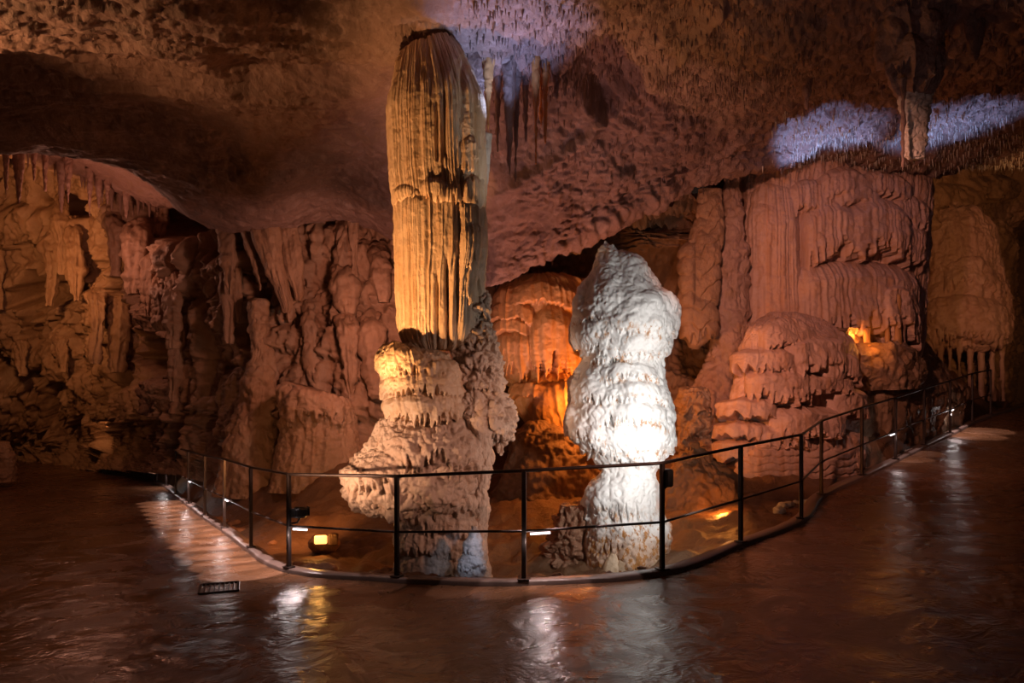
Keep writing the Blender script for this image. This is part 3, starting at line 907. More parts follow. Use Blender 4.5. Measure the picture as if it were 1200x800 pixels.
stone('ledge', [(996, 402, 1060, 404), (984, 410, 1074, 411), (980, 424, 1080, 424), (984, 440, 1084, 438), (992, 458, 1080, 455)], (12.6, 13.4), M_WALL, casc, nt=200, nz=100, ky=.42,
      o=dict(big=(.10, 1.2), lump=(.05, 3), fine=(.015, 9)), seed=35)

# ---- hooded stalagmite by the tunnel
hood = empty('hooded_stalagmite', P(1125, 440, 18.3), 'broad hooded stalagmite with hanging fringe beside the dark tunnel mouth', 'stalagmite')
stone('hood', [(1105, 238, 1128, 238), (1090, 248, 1148, 246), (1082, 270, 1162, 268), (1078, 300, 1170, 296), (1076, 325, 1177, 325), (1070, 360, 1183, 360), (1066, 392, 1183, 385), (1068, 408, 1182, 404), (1080, 414, 1170, 412)],
      18.3, M_PINKW, hood, nt=300, nz=240, ky=.7, o=dict(big=(.12, .8), lump=(.05, 2.2), flute=(.03, 3), fine=(.015, 6)), seed=41,
      lobes=[(1140, 300, 34, 36, .12, 14, .4), (1130, 345, 44, 60, .2, 10, .4), (1085, 380, 20, 30, .15, 12, .3), (1160, 352, 20, 40, .14, 8, .4)])
for k, (x, w) in enumerate([(1080, 4), (1091, 3.5), (1102, 4), (1113, 3.2), (1124, 4), (1137, 3.6), (1150, 4), (1163, 4), (1174, 3.4)]):
    stone('fringe_pillar', [(x - w, 398, x + w, 398), (x - w * .9, 412, x + w * .9, 412), (x - w * .6, 428, x + w * .6, 428), (x - w * .8, 446, x + w * .8, 446), (x - w, 470, x + w, 470)], 17.6 + .25 * abs(x - 1125) / 60, M_PINKW, hood,
          nt=24, nz=40, o=dict(big=(.05, 1.5), fine=(.02, 6)), seed=42 + k)

# glowing little stalagmite and stubs below the pink curtain
for k, (x, y0, y1, w, dd_, lab) in enumerate([(1052, 344, 412, 6, 12.85, 'thin amber-lit stalagmite standing on the ledge at the end of the pink curtain'),
                                              (1016, 384, 410, 5, 12.6, 'stubby amber-lit stalagmite beneath the pink curtain'),
                                              (1040, 378, 410, 4, 12.8, 'small amber stalagmite next to the thin tall one under the pink curtain')]):
    thing_stone('stalagmite', [(x - 1, y0, x + 1, y0), (x - w * .6, y0 + 4, x + w * .6, y0 + 4), (x - w * .8, (y0 + y1) / 2, x + w * .7, (y0 + y1) / 2), (x - w, y1, x + w, y1), (x - w * 1.2, y1 + 14, x + w * 1.2, y1 + 14)], dd_, M_ORANGE,
                lab, 'stalagmite', nt=40, nz=60, o=dict(big=(.03, 2), fine=(.01, 10)), seed=60 + k)


# ------------------------------------------------------------------ hanging stalactites
def stal(px, y0, y1, w, d, label, group=None, mat=None, name='hanging_stalactite', lean=0, k=0, nt=36, nz=60, bulge=1.0, **kw):
    h = y1 - y0
    rings = [(px - w * 1.25, y0 - 8, px + w * 1.25, y0 - 8), (px - w, y0 + h * .06, px + w, y0 + h * .06), (px - w * .72 * bulge + lean * .3, y0 + h * .35, px + w * .72 * bulge + lean * .3, y0 + h * .35),
             (px - w * .45 + lean * .7, y0 + h * .7, px + w * .45 + lean * .7, y0 + h * .7), (px - w * .2 + lean, y0 + h * .93, px + w * .2 + lean, y0 + h * .93), (px - .4 + lean, y1, px + .4 + lean, y1)]
    o = kw.pop('o', dict(big=(.02, 2.2), lump=(.012, 7), fine=(.006, 16)))
    return thing_stone(name, rings, d, mat or M_CEIL, label, 'stalactite', group, nt=nt, nz=nz, o=o, seed=70 + k * .7, **kw)


# the big two at the upper right
big = empty('hanging_stalactite', P(1072, 10, 8.2), 'big pale-tipped stalactite hanging from the ceiling over the pink cascade', 'stalactite')
stone('root', [(1000, -40, 1120, -40), (1010, 0, 1112, -5), (1030, 40, 1106, 40), (1040, 80, 1102, 78), (1046, 104, 1096, 104), (1052, 112, 1090, 112)], 8.2, M_CEIL, big, nt=220, nz=160, ky=.7,
      o=dict(big=(.06, 1.5), flute=(.05, 4), lump=(.02, 5), fine=(.01, 12)), seed=51, lobes=[(1045, 20, 16, 70, .08, 8, .4), (1090, 10, 14, 80, .08, 8, .4), (1068, 40, 20, 50, .1, 6, .5)])
stone('tip', [(1050, 70, 1100, 60), (1050, 100, 1097, 98), (1053, 130, 1091, 130), (1056, 160, 1087, 160), (1057, 184, 1085, 184), (1062, 189, 1081, 189)], 8.25, M_GREY, big, nt=140, nz=140, ky=.7,
      o=dict(big=(.04, 1.8), lump=(.02, 6), fine=(.01, 12), pop=(.015, 12)), seed=52)
stal(1058, 100, 199, 4, 8.05, 'thin stalactite along the edge of the big pale-tipped stalactite', k=1)
stal(1142, -10, 72, 20, 8.2, 'stubby dark stalactite hanging near the upper right corner', k=2, nt=90, nz=90)
stal(1160, -10, 52, 9, 8.4, 'short stalactite tucked beside the stubby dark one in the upper right corner', k=3)
stal(945, 60, 128, 12, 9.6, 'dark stalactite on the ceiling in front of the blue-lit patch', k=4, nt=60)
# the mass over the column top
thing_stone('hanging_drapery', [(425, -40, 545, -40), (432, -8, 538, -10), (440, 12, 534, 10), (452, 28, 531, 24), (470, 40, 529, 34), (495, 44, 524, 40)], 8.5, M_CEIL,
            'brown rock boss hanging from the ceiling right over the tall column', 'drapery', nt=240, nz=150, ky=.8, o=dict(big=(.07, 1.4), vert=(.04, 2.5), lump=(.03, 4), fine=(.012, 12)), seed=53,
            lobes=[(470, 0, 22, 40, .08, 6, .5), (505, 5, 20, 36, .08, 6, .5)])
thing_stone('hanging_drapery', [(528, 10, 545, 5), (530, 30, 552, 25), (534, 50, 560, 55), (540, 75, 565, 80), (552, 98, 567, 100), (560, 112, 567, 112)], 8.75, M_CEIL,
            'narrow drapery running down from the ceiling along the column top', 'drapery', nt=100, nz=120, ky=.6, o=dict(big=(.04, 2), flute=(.02, 8), fine=(.01, 12)), seed=54)
# cluster right of the column
cl = [(572, 70, 160, 7, 8.9, 0, 'brown stalactite closest to the column in the cluster beside it', M_ORANGE), (583, 62, 178, 5, 9.2, 0, 'slim brown stalactite, second from the column in the cluster beside it', M_CEIL),
      (597, 66, 208, 9, 9.0, 0, 'long dark stalactite in the middle of the cluster beside the column', M_CEIL), (606, 70, 214, 6, 9.1, -2, 'longest dark thin stalactite of the cluster beside the column', M_CEIL),
      (616, 66, 172, 6, 9.25, 0, 'dark stalactite between the longest dark one and the orange pair', M_CEIL), (628, 72, 192, 5.5, 9.0, 0, 'long orange stalactite right of the dark cluster', M_AMBER),
      (639, 76, 168, 4.5, 9.1, 0, 'shorter orange stalactite next to the long orange one', M_AMBER), (634, 80, 150, 3, 9.2, 0, 'thin orange stalactite between the orange pair', M_AMBER),
      (652, 70, 120, 7, 9.2, 0, 'short brown stalactite next to the orange pair', M_CEIL), (662, 66, 114, 6, 9.3, 0, 'short brown stalactite furthest from the column in the hanging cluster', M_CEIL)]
for k, (x, y0, y1, w, d, ln, lab, mt) in enumerate(cl):
    stal(x, y0, y1, w, d, lab, 'stalactite cluster right of the column', mt, lean=ln, k=10 + k, nt=40, nz=80)
# left hall, hanging under the pink ledge
lf = [(7, 166, 236, 4, 13.6, 'slim dark stalactite at the left edge under the pink ledge'), (22, 168, 240, 8, 13.6, 'thick pink-brown stalactite under the left end of the pink ledge'),
      (40, 172, 212, 4, 14.2, 'short stalactite just right of the thick one under the pink ledge'), (53, 176, 224, 4, 14.6, 'pointed stalactite midway along the left part of the pink ledge'),
      (80, 190, 238, 5, 15.2, 'pale pink stalactite below the middle of the pink ledge'), (72, 196, 250, 5, 15.8, 'brown stalactite behind the middle of the pink ledge'), (105, 206, 256, 4, 15.6, 'thin long stalactite below the pink ledge'),
      (116, 212, 244, 4, 16.0, 'little pale stalactite under the slope of the pink ledge'), (126, 214, 240, 3.5, 16.0, 'short stalactite near the lower end of the pink ledge'), (148, 224, 256, 5, 16.2, 'dark cone under the lower end of the pink ledge')]
for k, (x, y0, y1, w, d, lab) in enumerate(lf):
    stal(x, y0, y1, w, d, lab, 'stalactites under the pink ledge', M_PINKW, k=30 + k, nt=36, nz=60)
# draperies and pillars on the left wall
dr = [(282, 240, 340, 6, 13.4, 22, 'leaning brown drapery at the left end of the dark slot', M_WALL), (306, 240, 366, 17, 13.2, 30, 'broad leaning drapery in front of the dark slot', M_WALL), (334, 240, 352, 12, 13.4, 16, 'leaning drapery right of the dark slot', M_WALL),
      (414, 238, 330, 5, 13.3, 2, 'dark drapery on the rose wall left of the column', M_WALL), (208, 325, 440, 12, 16.0, 4, 'fluted hanging curtain on the brown left wall', M_WALL), (222, 320, 452, 4, 15.8, -4, 'long thin stalactite beside the fluted curtain on the left wall', M_WALL),
      (268, 325, 402, 6, 14.0, 0, 'pointed stalactite under the crystal ledge', M_WALL), (276, 320, 378, 5, 14.0, 5, 'short slanting stalactite under the crystal ledge', M_WALL)]
for k, (x, y0, y1, w, d, ln, lab, mt) in enumerate(dr):
    stal(x, y0, y1, w, d, lab, None, mt, lean=ln, k=50 + k, nt=70, nz=100, name='hanging_drapery', ky=.4, o=dict(big=(.07, 1.2), flute=(.04, 7), vert=(.03, 3), fine=(.012, 10)))
thing_stone('stalagmite_pillar', [(296, 350, 312, 350), (295, 375, 313, 375), (298, 410, 316, 410), (292, 440, 322, 440), (284, 470, 324, 470), (274, 500, 322, 500), (262, 545, 330, 545), (258, 580, 336, 580)], 13.6, M_WALL,
            'brown rock pillar with flared foot at the back of the pit, left of the column', 'pillar', nt=160, nz=200, o=dict(big=(.08, 1.4), vert=(.05, 2.2), lump=(.04, 3.5), fine=(.014, 9)), seed=90)
thing_stone('flowstone_ledge', [(335, 446, 402, 466), (326, 456, 414, 476), (328, 480, 418, 492), (330, 505, 418, 510), (320, 540, 425, 540), (315, 575, 430, 570)], 12.8, M_WALL,
            'rose-topped flowstone ledge with dripping face at the back of the pit', 'flowstone', nt=200, nz=160, ky=.7, o=dict(big=(.08, 1.3), flute=(.04, 5), lump=(.03, 4), fine=(.012, 10)), seed=91,
            lobes=[(368, 455, 36, 40, .12, 10, .5)])
thing_stone('rock_ledge', [(175, 444, 240, 446), (166, 450, 250, 452), (168, 466, 252, 470), (180, 478, 250, 484), (200, 486, 245, 490)], 16.2, M_WALL,
            'blocky brown rock ledge jutting from the left wall above the path', 'rock', nt=160, nz=100, ky=.6, o=dict(big=(.1, 1.0), lump=(.05, 3), fine=(.015, 8)), seed=92)
thing_stone('rock_stump', [(-16, 516, 10, 518), (-20, 522, 14, 524), (-20, 545, 15, 545), (-22, 565, 17, 564)], 17.5, M_WALL, 'dark rock stump beside the path at the left edge', 'rock', nt=80, nz=60,
            o=dict(big=(.08, 1.5), lump=(.04, 4), fine=(.02, 9)), seed=93)

LWX, LWY = pix(LWV)
NEAR_MIN = []


def on_wall(px, py):
    k = np.argmin((LWX - px) ** 2 + (LWY - py) ** 2 + 4.0 * LWV[..., 1])
    return float(LWV[..., 1].ravel()[k])


for k in range(26):
    x = R.uniform(-10, 300) if k < 18 else R.uniform(310, 450)
    y = R.uniform(235, 400)
    L = R.uniform(35, 95)
    d = min(on_wall(x, y), on_wall(x, y + L * .5)) - .12
    mt = M_WALL if k < 18 else M_PINKW
    lab = 'stone drapery hanging against the brown left wall above the path' if k < 18 else 'stone drapery hanging on the rose wall left of the tall column'
    w, ln = R.uniform(5, 12), R.uniform(-5, 9)
    rings = [(x - w * .3, y - 10, x + w * .3, y - 12, .55), (x - w * .8, y - 3, x + w * .7, y - 5, .3), (x - w, y + L * .1, x + w * .9, y + L * .08, .08), (x - w * .8 + ln * .3, y + L * .38, x + w * .9 + ln * .3, y + L * .34),
             (x - w * .5 + ln * .6, y + L * .68, x + w * .6 + ln * .6, y + L * .62), (x - w * .25 + ln, y + L * .9, x + w * .2 + ln, y + L * .9), (x - .5 + ln, y + L, x + .5 + ln, y + L)]
    thing_stone('hanging_drapery', rings, d, M_WALL, lab, 'drapery', 'draperies on the left wall' if k < 18 else 'draperies on the rose wall', nt=48, nz=80, ky=.5, seed=100 + k,
                o=dict(big=(.12, 1.0), flute=(.06, 5), vert=(.06, 2.2), lump=(.04, 3), fine=(.02, 8)))

# fringe of small stalactites along the alcove edge and under the blue patch
proto = {}


def fringe(points, label, group, mat, key):
    for (p, L, w) in points:
        if key not in proto:
            ring = np.linspace(0, 2 * math.pi, 9)[:-1]
            zs = np.array([.12, 0, -.3, -.65, -.93, -1.0])
            rs = np.array([1.5, 1.1, .75, .45, .2, .05])
            V = np.stack([np.cos(ring)[None] * rs[:, None] * (1 + .12 * np.sin(3 * ring + zs[:, None] * 9)), np.sin(ring)[None] * rs[:, None], np.broadcast_to(zs[:, None], (6, 8))], -1)
            ob = raw_mesh('hanging_stalactite', V, grid_faces(6, 8, True), mat)
            proto[key] = ob
        else:
            ob = proto[key].copy()
            COL.objects.link(ob)
        ob.location = [float(c) for c in p]
        ob.scale = (w, w, L)
        ob.rotation_euler = (0, 0, random.uniform(0, 6))
        tag(ob, label, 'stalactite', group)


def edge_pts(path, n, L0, L1, up=.05):
    path = np.array(path, float)
    out = []
    for k in range(n):
        t = (k + random.uniform(.1, .9)) / n * (len(path) - 1)
        i = min(int(t), len(path) - 2)
        q = path[i] * (1 - t + i) + path[i + 1] * (t - i)
        p = P(*q)
        p[2] += up
        L = random.uniform(L0, L1)
        out.append((p, L, L * random.uniform(.07, .13)))
    return out


fringe(edge_pts([(580, 330, 11.6), (640, 300, 11.6), (700, 266, 11.7), (780, 228, 11.8), (870, 198, 12.0)], 46, .10, .32, .1),
       'small stalactite in the fringe along the sloping ceiling edge over the alcove', 'fringe along the alcove edge', M_CEIL, 'a')
fringe(edge_pts([(930, 182, 12.8), (1000, 186, 13.2), (1060, 188, 13.3), (1130, 186, 13.6), (1185, 182, 13.8)], 60, .12, .40, .1),
       'small pale stalactite in the fringe under the blue-lit ceiling above the pink cascade', 'fringe under the blue ceiling patch', M_GREY, 'b')
fringe(edge_pts([(30, 174, 15.5), (70, 190, 16), (110, 212, 16.4), (150, 228, 16.6), (190, 236, 16.2)], 24, .2, .7, .12),
       'small stalactite in the fringe along the lower edge of the pink ledge', 'fringe along the pink ledge', M_PINKW, 'c')


# hair of soda straws: too many to count
def straws(name, label, n, accept, L0, L1, mat, wr_=.13):
    X, Y = pix(CEV)
    prob = accept(X, Y).ravel()
    prob = prob / prob.sum()
    idx = R.choice(prob.size, n, p=prob)
    base = CEV.reshape(-1, 3)[idx] + R.normal(size=(n, 3)) * .02
    base[:, 2] += .03
    L = R.uniform(L0, L1, n) * R.uniform(.5, 1, n)
    w = L * R.uniform(.6, 1.2, n) * wr_
    ang = np.arange(5) / 5 * 2 * math.pi
    ringv = np.stack([np.cos(ang), np.sin(ang), ang * 0], -1)
    V0 = base[:, None] + ringv[None] * w[:, None, None]
    V1 = base[:, None] + ringv[None] * (w * .5)[:, None, None] - np.array([0, 0, 1]) * (L * .5)[:, None, None]
    tip = base - np.stack([L * 0, L * 0, L], -1)
    V = np.concatenate([V0, V1, tip[:, None]], 1)
    a = np.arange(5)
    b = (a + 1) % 5
    q = np.stack([a, a + 5, b + 5, b], 1)
    t = np.stack([a + 5, np.full(5, 10), b + 5], 1)
    off = (np.arange(n) * 11)[:, None, None]
    o = raw_mesh(name, V.reshape(-1, 3), [(q[None] + off).reshape(-1, 4), (t[None] + off).reshape(-1, 3)], mat)
    o['kind'] = 'stuff'
    tag(o, label, 'stalactites')


straws('soda_straws', 'carpet of tiny soda straw stalactites bristling over the ceiling right of the column', 5200,
       lambda X, Y: sm(X, 525, 560) * (1 - sm(X, 840, 960)) * (1 - .8 * sm(Y, 100, 150)) * (1 - sm(Y, 190, 230)) * (Y > -60), .05, .20, M_CEIL, .11)
straws('soda_straws', 'dense bristle of tiny pale soda straws on the blue-lit ceiling above the pink cascade', 3600,
       lambda X, Y: sm(X, 890, 960) * (1 - sm(X, 1190, 1260)) * sm(Y, 120 + 0 * X, 150) * (1 - sm(Y, 196, 202)), .05, .20, M_GREY, .11)
straws('soda_straws', 'scattered tiny soda straws over the ceiling at the upper right corner', 2600,
       lambda X, Y: sm(X, 800, 900) * (Y > -60) * (1 - sm(Y, 110, 140)) * (X < 1290), .05, .18, M_CEIL, .12)
# ------------------------------------------------------------------ loose rocks along the kerb
def rock(px, py, d, s, mat, label, group=None, seed=0):
    n, m = 14, 18
    ph = np.linspace(.02, math.pi - .02, n)
    th = np.linspace(0, 2 * math.pi, m, endpoint=False)
    V = np.stack([np.sin(ph)[:, None] * np.cos(th), np.sin(ph)[:, None] * np.sin(th), np.cos(ph)[:, None] * np.ones(m)], -1)
    q = 1 + .35 * fbm(V * 1.1 + seed * 3.1, 3)
    V = V * q[..., None] * np.array([1.2, 1.0, .75]) * s
    c = P(px, py, d)
    gz_ = ground_z(np.array([c[0]]), np.array([c[1]]))[0]
    c[2] = max(gz_, c[2] - .3) if abs(gz_ - c[2]) < .6 else c[2]
    o = raw_mesh('rock', V, grid_faces(n, m, True), mat)
    o.location = [float(c[0]), float(c[1]), float(c[2] + .3 * s)]
    return tag(o, label, 'rock', group)


def kerb_rocks(i0, i1, n, s0, s1, mat, label, group):
    for k in range(n):
        i = int(random.uniform(i0, i1))
        k0 = KERB[i] + np.array([inn[i, 0], inn[i, 1], 0]) * random.uniform(.16, .5)
        s = random.uniform(s0, s1)
        x, y = pix(k0)
        o = rock(float(x), float(y), float(k0[1]), s, mat, label, group, seed=R.uniform(0, 50))
        o.location = [float(k0[0]), float(k0[1]), float(k0[2] - .06)]


kerb_rocks(95, 165, 26, .05, .12, M_RUBBLE, 'small brown rock lying inside the kerb of the receding railing at left', 'rocks inside the left kerb')
kerb_rocks(170, 225, 16, .04, .09, M_RUBBLE, 'small stone lying inside the front kerb between the railing and the stalagmites', 'stones inside the front kerb')
kerb_rocks(262, 300, 22, .04, .08, M_GREY, 'pale pebble in the strip of gravel inside the kerb where the railing bends', 'pebbles at the railing bend')
rock(858, 636, 8.1, .09, M_GREY, 'single white stone inside the kerb by the railing below the pink cascade', seed=2.2)
rock(380, 640, 9.6, .16, M_RUBBLE, 'lone brown stone in the pit near the glowing lamp', seed=5)


# ------------------------------------------------------------------ railing
def tube(path, r, n=10):
    path = np.asarray(path, float)
    t = np.gradient(path, axis=0)
    t /= np.linalg.norm(t, axis=1, keepdims=True) + 1e-9
    up = np.where(np.abs(t[:, 2:3]) > .9, np.array([[1.0, 0, 0]]), np.array([[0, 0, 1.0]]))
    s = np.cross(t, up)
    s /= np.linalg.norm(s, axis=1, keepdims=True)
    u = np.cross(s, t)
    a = np.linspace(0, 2 * math.pi, n, endpoint=False)
    V = path[:, None] + r * (np.cos(a)[None, :, None] * s[:, None] + np.sin(a)[None, :, None] * u[:, None])
    m = len(path)
    fs = [grid_faces(m, n, True)]
    vv = np.concatenate([V.reshape(-1, 3), [path[0], path[-1]]])
    k = np.arange(n)
    fs.append(np.concatenate([np.stack([np.full(n, m * n), (k + 1) % n, k], 1), np.stack([np.full(n, m * n + 1), (m - 1) * n + k, (m - 1) * n + (k + 1) % n], 1)]))
    return vv, fs


def box_arr(c, sx, sy, sz, ang=0.0, bev=.12):
    """bevelled box as rings; c is the centre"""
    e = min(sx, sy, sz) * bev
    x, y, z = sx / 2, sy / 2, sz / 2
    def ring(ix, iy, zz):
        return [(-ix + e, -iy, zz), (ix - e, -iy, zz), (ix, -iy + e, zz), (ix, iy - e, zz), (ix - e, iy, zz), (-ix + e, iy, zz), (-ix, iy - e, zz), (-ix, -iy + e, zz)]
    V = np.array([ring(x - e, y - e, -z), ring(x, y, -z + e), ring(x, y, z - e), ring(x - e, y - e, z)])
    ca, sa = math.cos(ang), math.sin(ang)
    V = np.stack([V[..., 0] * ca - V[..., 1] * sa, V[..., 0] * sa + V[..., 1] * ca, V[..., 2]], -1) + np.asarray(c, float)
    vv = np.concatenate([V.reshape(-1, 3), [V[0].mean(0), V[3].mean(0)]])
    k = np.arange(8)
    fs = [grid_faces(4, 8, True), np.concatenate([np.stack([np.full(8, 32), (k + 1) % 8, k], 1), np.stack([np.full(8, 33), 24 + k, 24 + (k + 1) % 8], 1)])]
    return vv, fs


HP = 1.05
rail = empty('railing', FEET[10], 'dark brown metal railing with two rails running round the stalagmite pit', 'railing')
for i, f in enumerate(FEET):
    i0, i1 = max(0, i - 1), min(len(FEET) - 1, i + 1)
    t = FEET[i1] - FEET[i0]
    ang = math.atan2(t[1], t[0])
    vv, fs = box_arr(f + np.array([0, 0, HP / 2 + .03]), .042, .042, HP - .02, ang, .1)
    po = raw_mesh('post', vv, fs, M_METAL, rail, smooth=False)
    vv, fs = box_arr(f + np.array([0, 0, .058]), .11, .10, .012, ang, .2)
    bo = raw_mesh('base_plate', vv, fs, M_METAL, None, smooth=False)
    bo.parent = po
    bo.location = [-c for c in rail.location]
top_path = FEET + np.array([0, 0, HP + .02])
mid_path = FEET + np.array([0, 0, HP * .46 + .02])
ts = np.linspace(0, len(FEET) - 1, 161)
vv, fs = tube(lin(ts, len(FEET)) @ top_path, .017, 10)
raw_mesh('top_rail', vv, fs, M_METAL, rail)
vv, fs = tube(lin(ts, len(FEET)) @ mid_path, .0125, 10)
raw_mesh('middle_rail', vv, fs, M_METAL, rail)


def light(kind, name, loc, energy, color, target=None, size=.03, angle=90, blend=.5):
    ld = bpy.data.lights.new(name, kind)
    ld.energy = energy
    ld.color = color
    if kind in ('POINT', 'SPOT'):
        ld.shadow_soft_size = size
    if kind == 'SPOT':
        ld.spot_size = math.radians(angle)
        ld.spot_blend = blend
    o = bpy.data.objects.new(name, ld)
    COL.objects.link(o)
    o.location = [float(c) for c in loc]
    if target is not None:
        from mathutils import Vector
        d = Vector([float(c) for c in target]) - o.location
        o.rotation_euler = d.to_track_quat('-Z', 'Y').to_euler()
    return o


LED_C = (1.0, .76, .74)
# light bars clipped under the middle rail: (post index, towards next/previous, energy)
for (i, s, en) in [(2, 1, 9), (4, 1, 9), (6, 1, 12), (8, 1, 8), (10, 1, 6), (16, -1, 3), (18, 1, 7)]:
    f = mid_path[i]
    j = i + s
    t = (mid_path[j] - f)
    t = t / np.linalg.norm(t)
    a0, a1 = f + t * .06 - np.array([0, 0, .03]), f + t * .25 - np.array([0, 0, .03])
    vv, fs = tube(np.linspace(a0, a1, 4), .011, 8)
    raw_mesh('light_bar', vv, fs, M_LED, rail)
    # lamp, throwing light down on the path
    side = np.array([-t[1], t[0], 0]) * (-s)
    side = -np.array([inn[0, 0] * 0, 0, 0]) + side
    k = int(np.argmin(np.hypot(KERB[:, 0] - f[0], KERB[:, 1] - f[1])))
    outv = -np.array([inn[k, 0], inn[k, 1], 0])
    c = (a0 + a1) / 2 + outv * .04 - np.array([0, 0, .03])
    light('POINT', 'led_lamp', f + t * .06 + outv * .06 - np.array([0, 0, .10]), en * .18, (1, .9, .88), None, .01)
    light('SPOT', 'led_lamp', c, en, LED_C, c + outv * .55 + np.array([0, 0, -.8]), .03, 118, .12)

# floodlight on the railing post
fp = P(352, 600, 7.98)
fl = empty('floodlight', FEET[8] + np.array([.12, 0, .5]), 'black floodlight on the middle rail at the railing corner, aimed at the tall column', 'lamp')
vv, fs = box_arr(fp, .15, .12, .12, .5, .2)
raw_mesh('housing', vv, fs, M_BLACK, fl, smooth=False)
for k in range(4):
    vv, fs = box_arr(fp + np.array([-.075 + .012 * k, -.07, 0]), .006, .03, .10, .5, .1)
    raw_mesh('fin', vv, fs, M_BLACK, fl, smooth=False)
vv, fs = tube(np.array([fp + np.array([0, 0, -.05]), fp + np.array([-.03, -.01, -.11]), fp + np.array([-.09, -.02, -.12])]), .012, 8)
raw_mesh('bracket', vv, fs, M_METAL, fl)
vv, fs = box_arr(fp + np.array([.075, .042, .01]), .012, .10, .10, .5, .2)
raw_mesh('lens', vv, fs, plain('dark_lamp_glass', (.03, .03, .03), .12), fl, smooth=False)
# spotlight box on the post before the white stalagmite
sp = FEET[11] + np.array([.055, -.01, .93])
sl = empty('spotlight', FEET[11] + np.array([.05, 0, .85]), 'small black spotlight box fixed on the post in front of the white stalagmite', 'lamp')
vv, fs = box_arr(sp, .075, .09, .17, .3, .15)
raw_mesh('housing', vv, fs, M_BLACK, sl, smooth=False)
vv, fs = box_arr(sp + np.array([-.012, .055, .03]), .055, .012, .06, .3, .2)
raw_mesh('lens', vv, fs, M_LED, sl, smooth=False)
vv, fs = tube(np.array([sp + np.array([0, 0, -.07]), sp + np.array([-.03, 0, -.10]), sp + np.array([-.055, .01, -.10])]), .01, 8)
raw_mesh('bracket', vv, fs, M_METAL, sl)
# glowing ground lamp in the pit
gp = P(380, 632, 9.3)
gl = empty('ground_lamp', gp - np.array([0, 0, .1]), 'small glowing amber ground lamp in the pit behind the railing corner', 'lamp')
vv, fs = box_arr(gp + np.array([.11, .02, 0]), .13, .14, .15, .2, .15)
raw_mesh('housing', vv, fs, M_MUD, gl, smooth=False)
vv, fs = box_arr(gp + np.array([-.03, -.06, .01]), .16, .05, .11, .2, .3)
raw_mesh('lens', vv, fs, M_GLOW, gl, smooth=False)
light('POINT', 'ground_glow', gp + np.array([-.06, -.16, .12]), 5, (1, .45, .1), None, .03)

# drain grate in the path
dg = P(257, 690, 6.55)
gr = empty('drain_grate', (dg[0], dg[1], dg[2]), 'small wet metal drain grate set in the path near the railing corner', 'drain')
fz = dg[2] + .012
def flatbar(a, b, w, h):
    a, b = np.array(a, float), np.array(b, float)
    c = (a + b) / 2
    L = np.hypot(*(b - a)[:2])
    return box_arr(c, L, w, h, math.atan2(b[1] - a[1], b[0] - a[0]), .2)
ga = .35
def gpt(u, v):
    return np.array([dg[0] + u * math.cos(ga) - v * math.sin(ga), dg[1] + u * math.sin(ga) + v * math.cos(ga), fz])
for a, b in [((-.16, -.16), (.16, -.16)), ((-.16, .16), (.16, .16)), ((-.16, -.16), (-.16, .16)), ((.16, -.16), (.16, .16))]:
    vv, fs = flatbar(gpt(*a), gpt(*b), .025, .02)
    raw_mesh('frame', vv, fs, M_METAL, gr, smooth=False)
for k in range(7):
    u = -.12 + .04 * k
    vv, fs = flatbar(gpt(u, -.15), gpt(u, .15), .014, .014)
    raw_mesh('bar', vv, fs, M_METAL, gr, smooth=False)

# ------------------------------------------------------------------ lights of the cave without fixtures
WARM = (1.0, .42, .15)
AMB = (1.0, .32, .05)
ROSE = (1.0, .42, .28)
WHITE = (1.0, .95, .90)
BLUE = (.34, .49, 1.0)
light('SPOT', 'column_fill', (-2.25, 6.9, .8), 980, (1.0, .47, .17), P(503, 258, 8.2), .04, 56, 1.0)  # added unseen light over the path; the floodlight itself gives none
light('SPOT', 'skirt_fill', (-3.4, 6.4, .6), 620, (1.0, .58, .36), P(450, 520, 8.2), .05, 40, .8)  # extra unseen light, added to brighten the flowstone skirt
light('SPOT', 'white_lamp', sp + np.array([-.015, .07, .05]), 45, WHITE, P(725, 480, 8.8), .05, 90, .8)
light('SPOT', 'white_side_fill', (1.80, 7.10, .70), 75, WHITE, (1.30, 8.5, .45), .05, 120, 1.0)  # unseen lights hung in mid-air, added to light the white stalagmite evenly
light('SPOT', 'white_side_fill', (1.95, 7.00, 1.70), 64, WHITE, (1.30, 8.4, 1.75), .05, 110, 1.0)
light('SPOT', 'white_side_fill', (2.0, 7.10, 2.45), 34, WHITE, (1.30, 8.4, 2.6), .05, 100, 1.0)
light('SPOT', 'shaft_lamp', sp + np.array([.02, .07, .08]), 520, WHITE, P(568, 140, 8.4), .05, 17, .8)  # second beam added at the spotlight box, whitens the shaft's right side
light('SPOT', 'assumed_cascade_lamp', (1.2, 5.4, 4.4), 1150, ROSE, P(985, 390, 12.5), .15, 54, .7)  # assumed rose light hung in mid-air, unseen; lights the cascade
light('POINT', 'assumed_amber_lamp', P(700, 470, 10.6), 110, AMB, None, .08)  # assumed unseen light behind the white stalagmite, for the amber glow
light('POINT', 'assumed_amber_lamp', P(846, 600, 9.6), 22, AMB, None, .08)  # assumed second amber light, unseen, for the orange highlights low down
light('SPOT', 'path_end_fill', P(120, 490, 20.5), 16, WARM, P(110, 520, 26), .1, 120, .6)  # added light that lifts the dark wall base beyond the path
light('SPOT', 'pit_fill', P(330, 560, 9.3), 90, WARM, P(318, 610, 10.8), .05, 120, .7)  # unseen light added to make the pit ground brighter and more orange
light('SPOT', 'assumed_blue_foot_lamp', (-.25, 7.1, .35), 9, (.62, .72, 1.0), P(553, 648, 7.7), .03, 44, .6)  # assumed bluish light, unseen, for the small stalagmite
light('POINT', 'assumed_curtain_lamp', P(1001, 394, 12.55), 7, AMB, None, .04)  # assumed hidden light for the glow at the curtain's lower edge
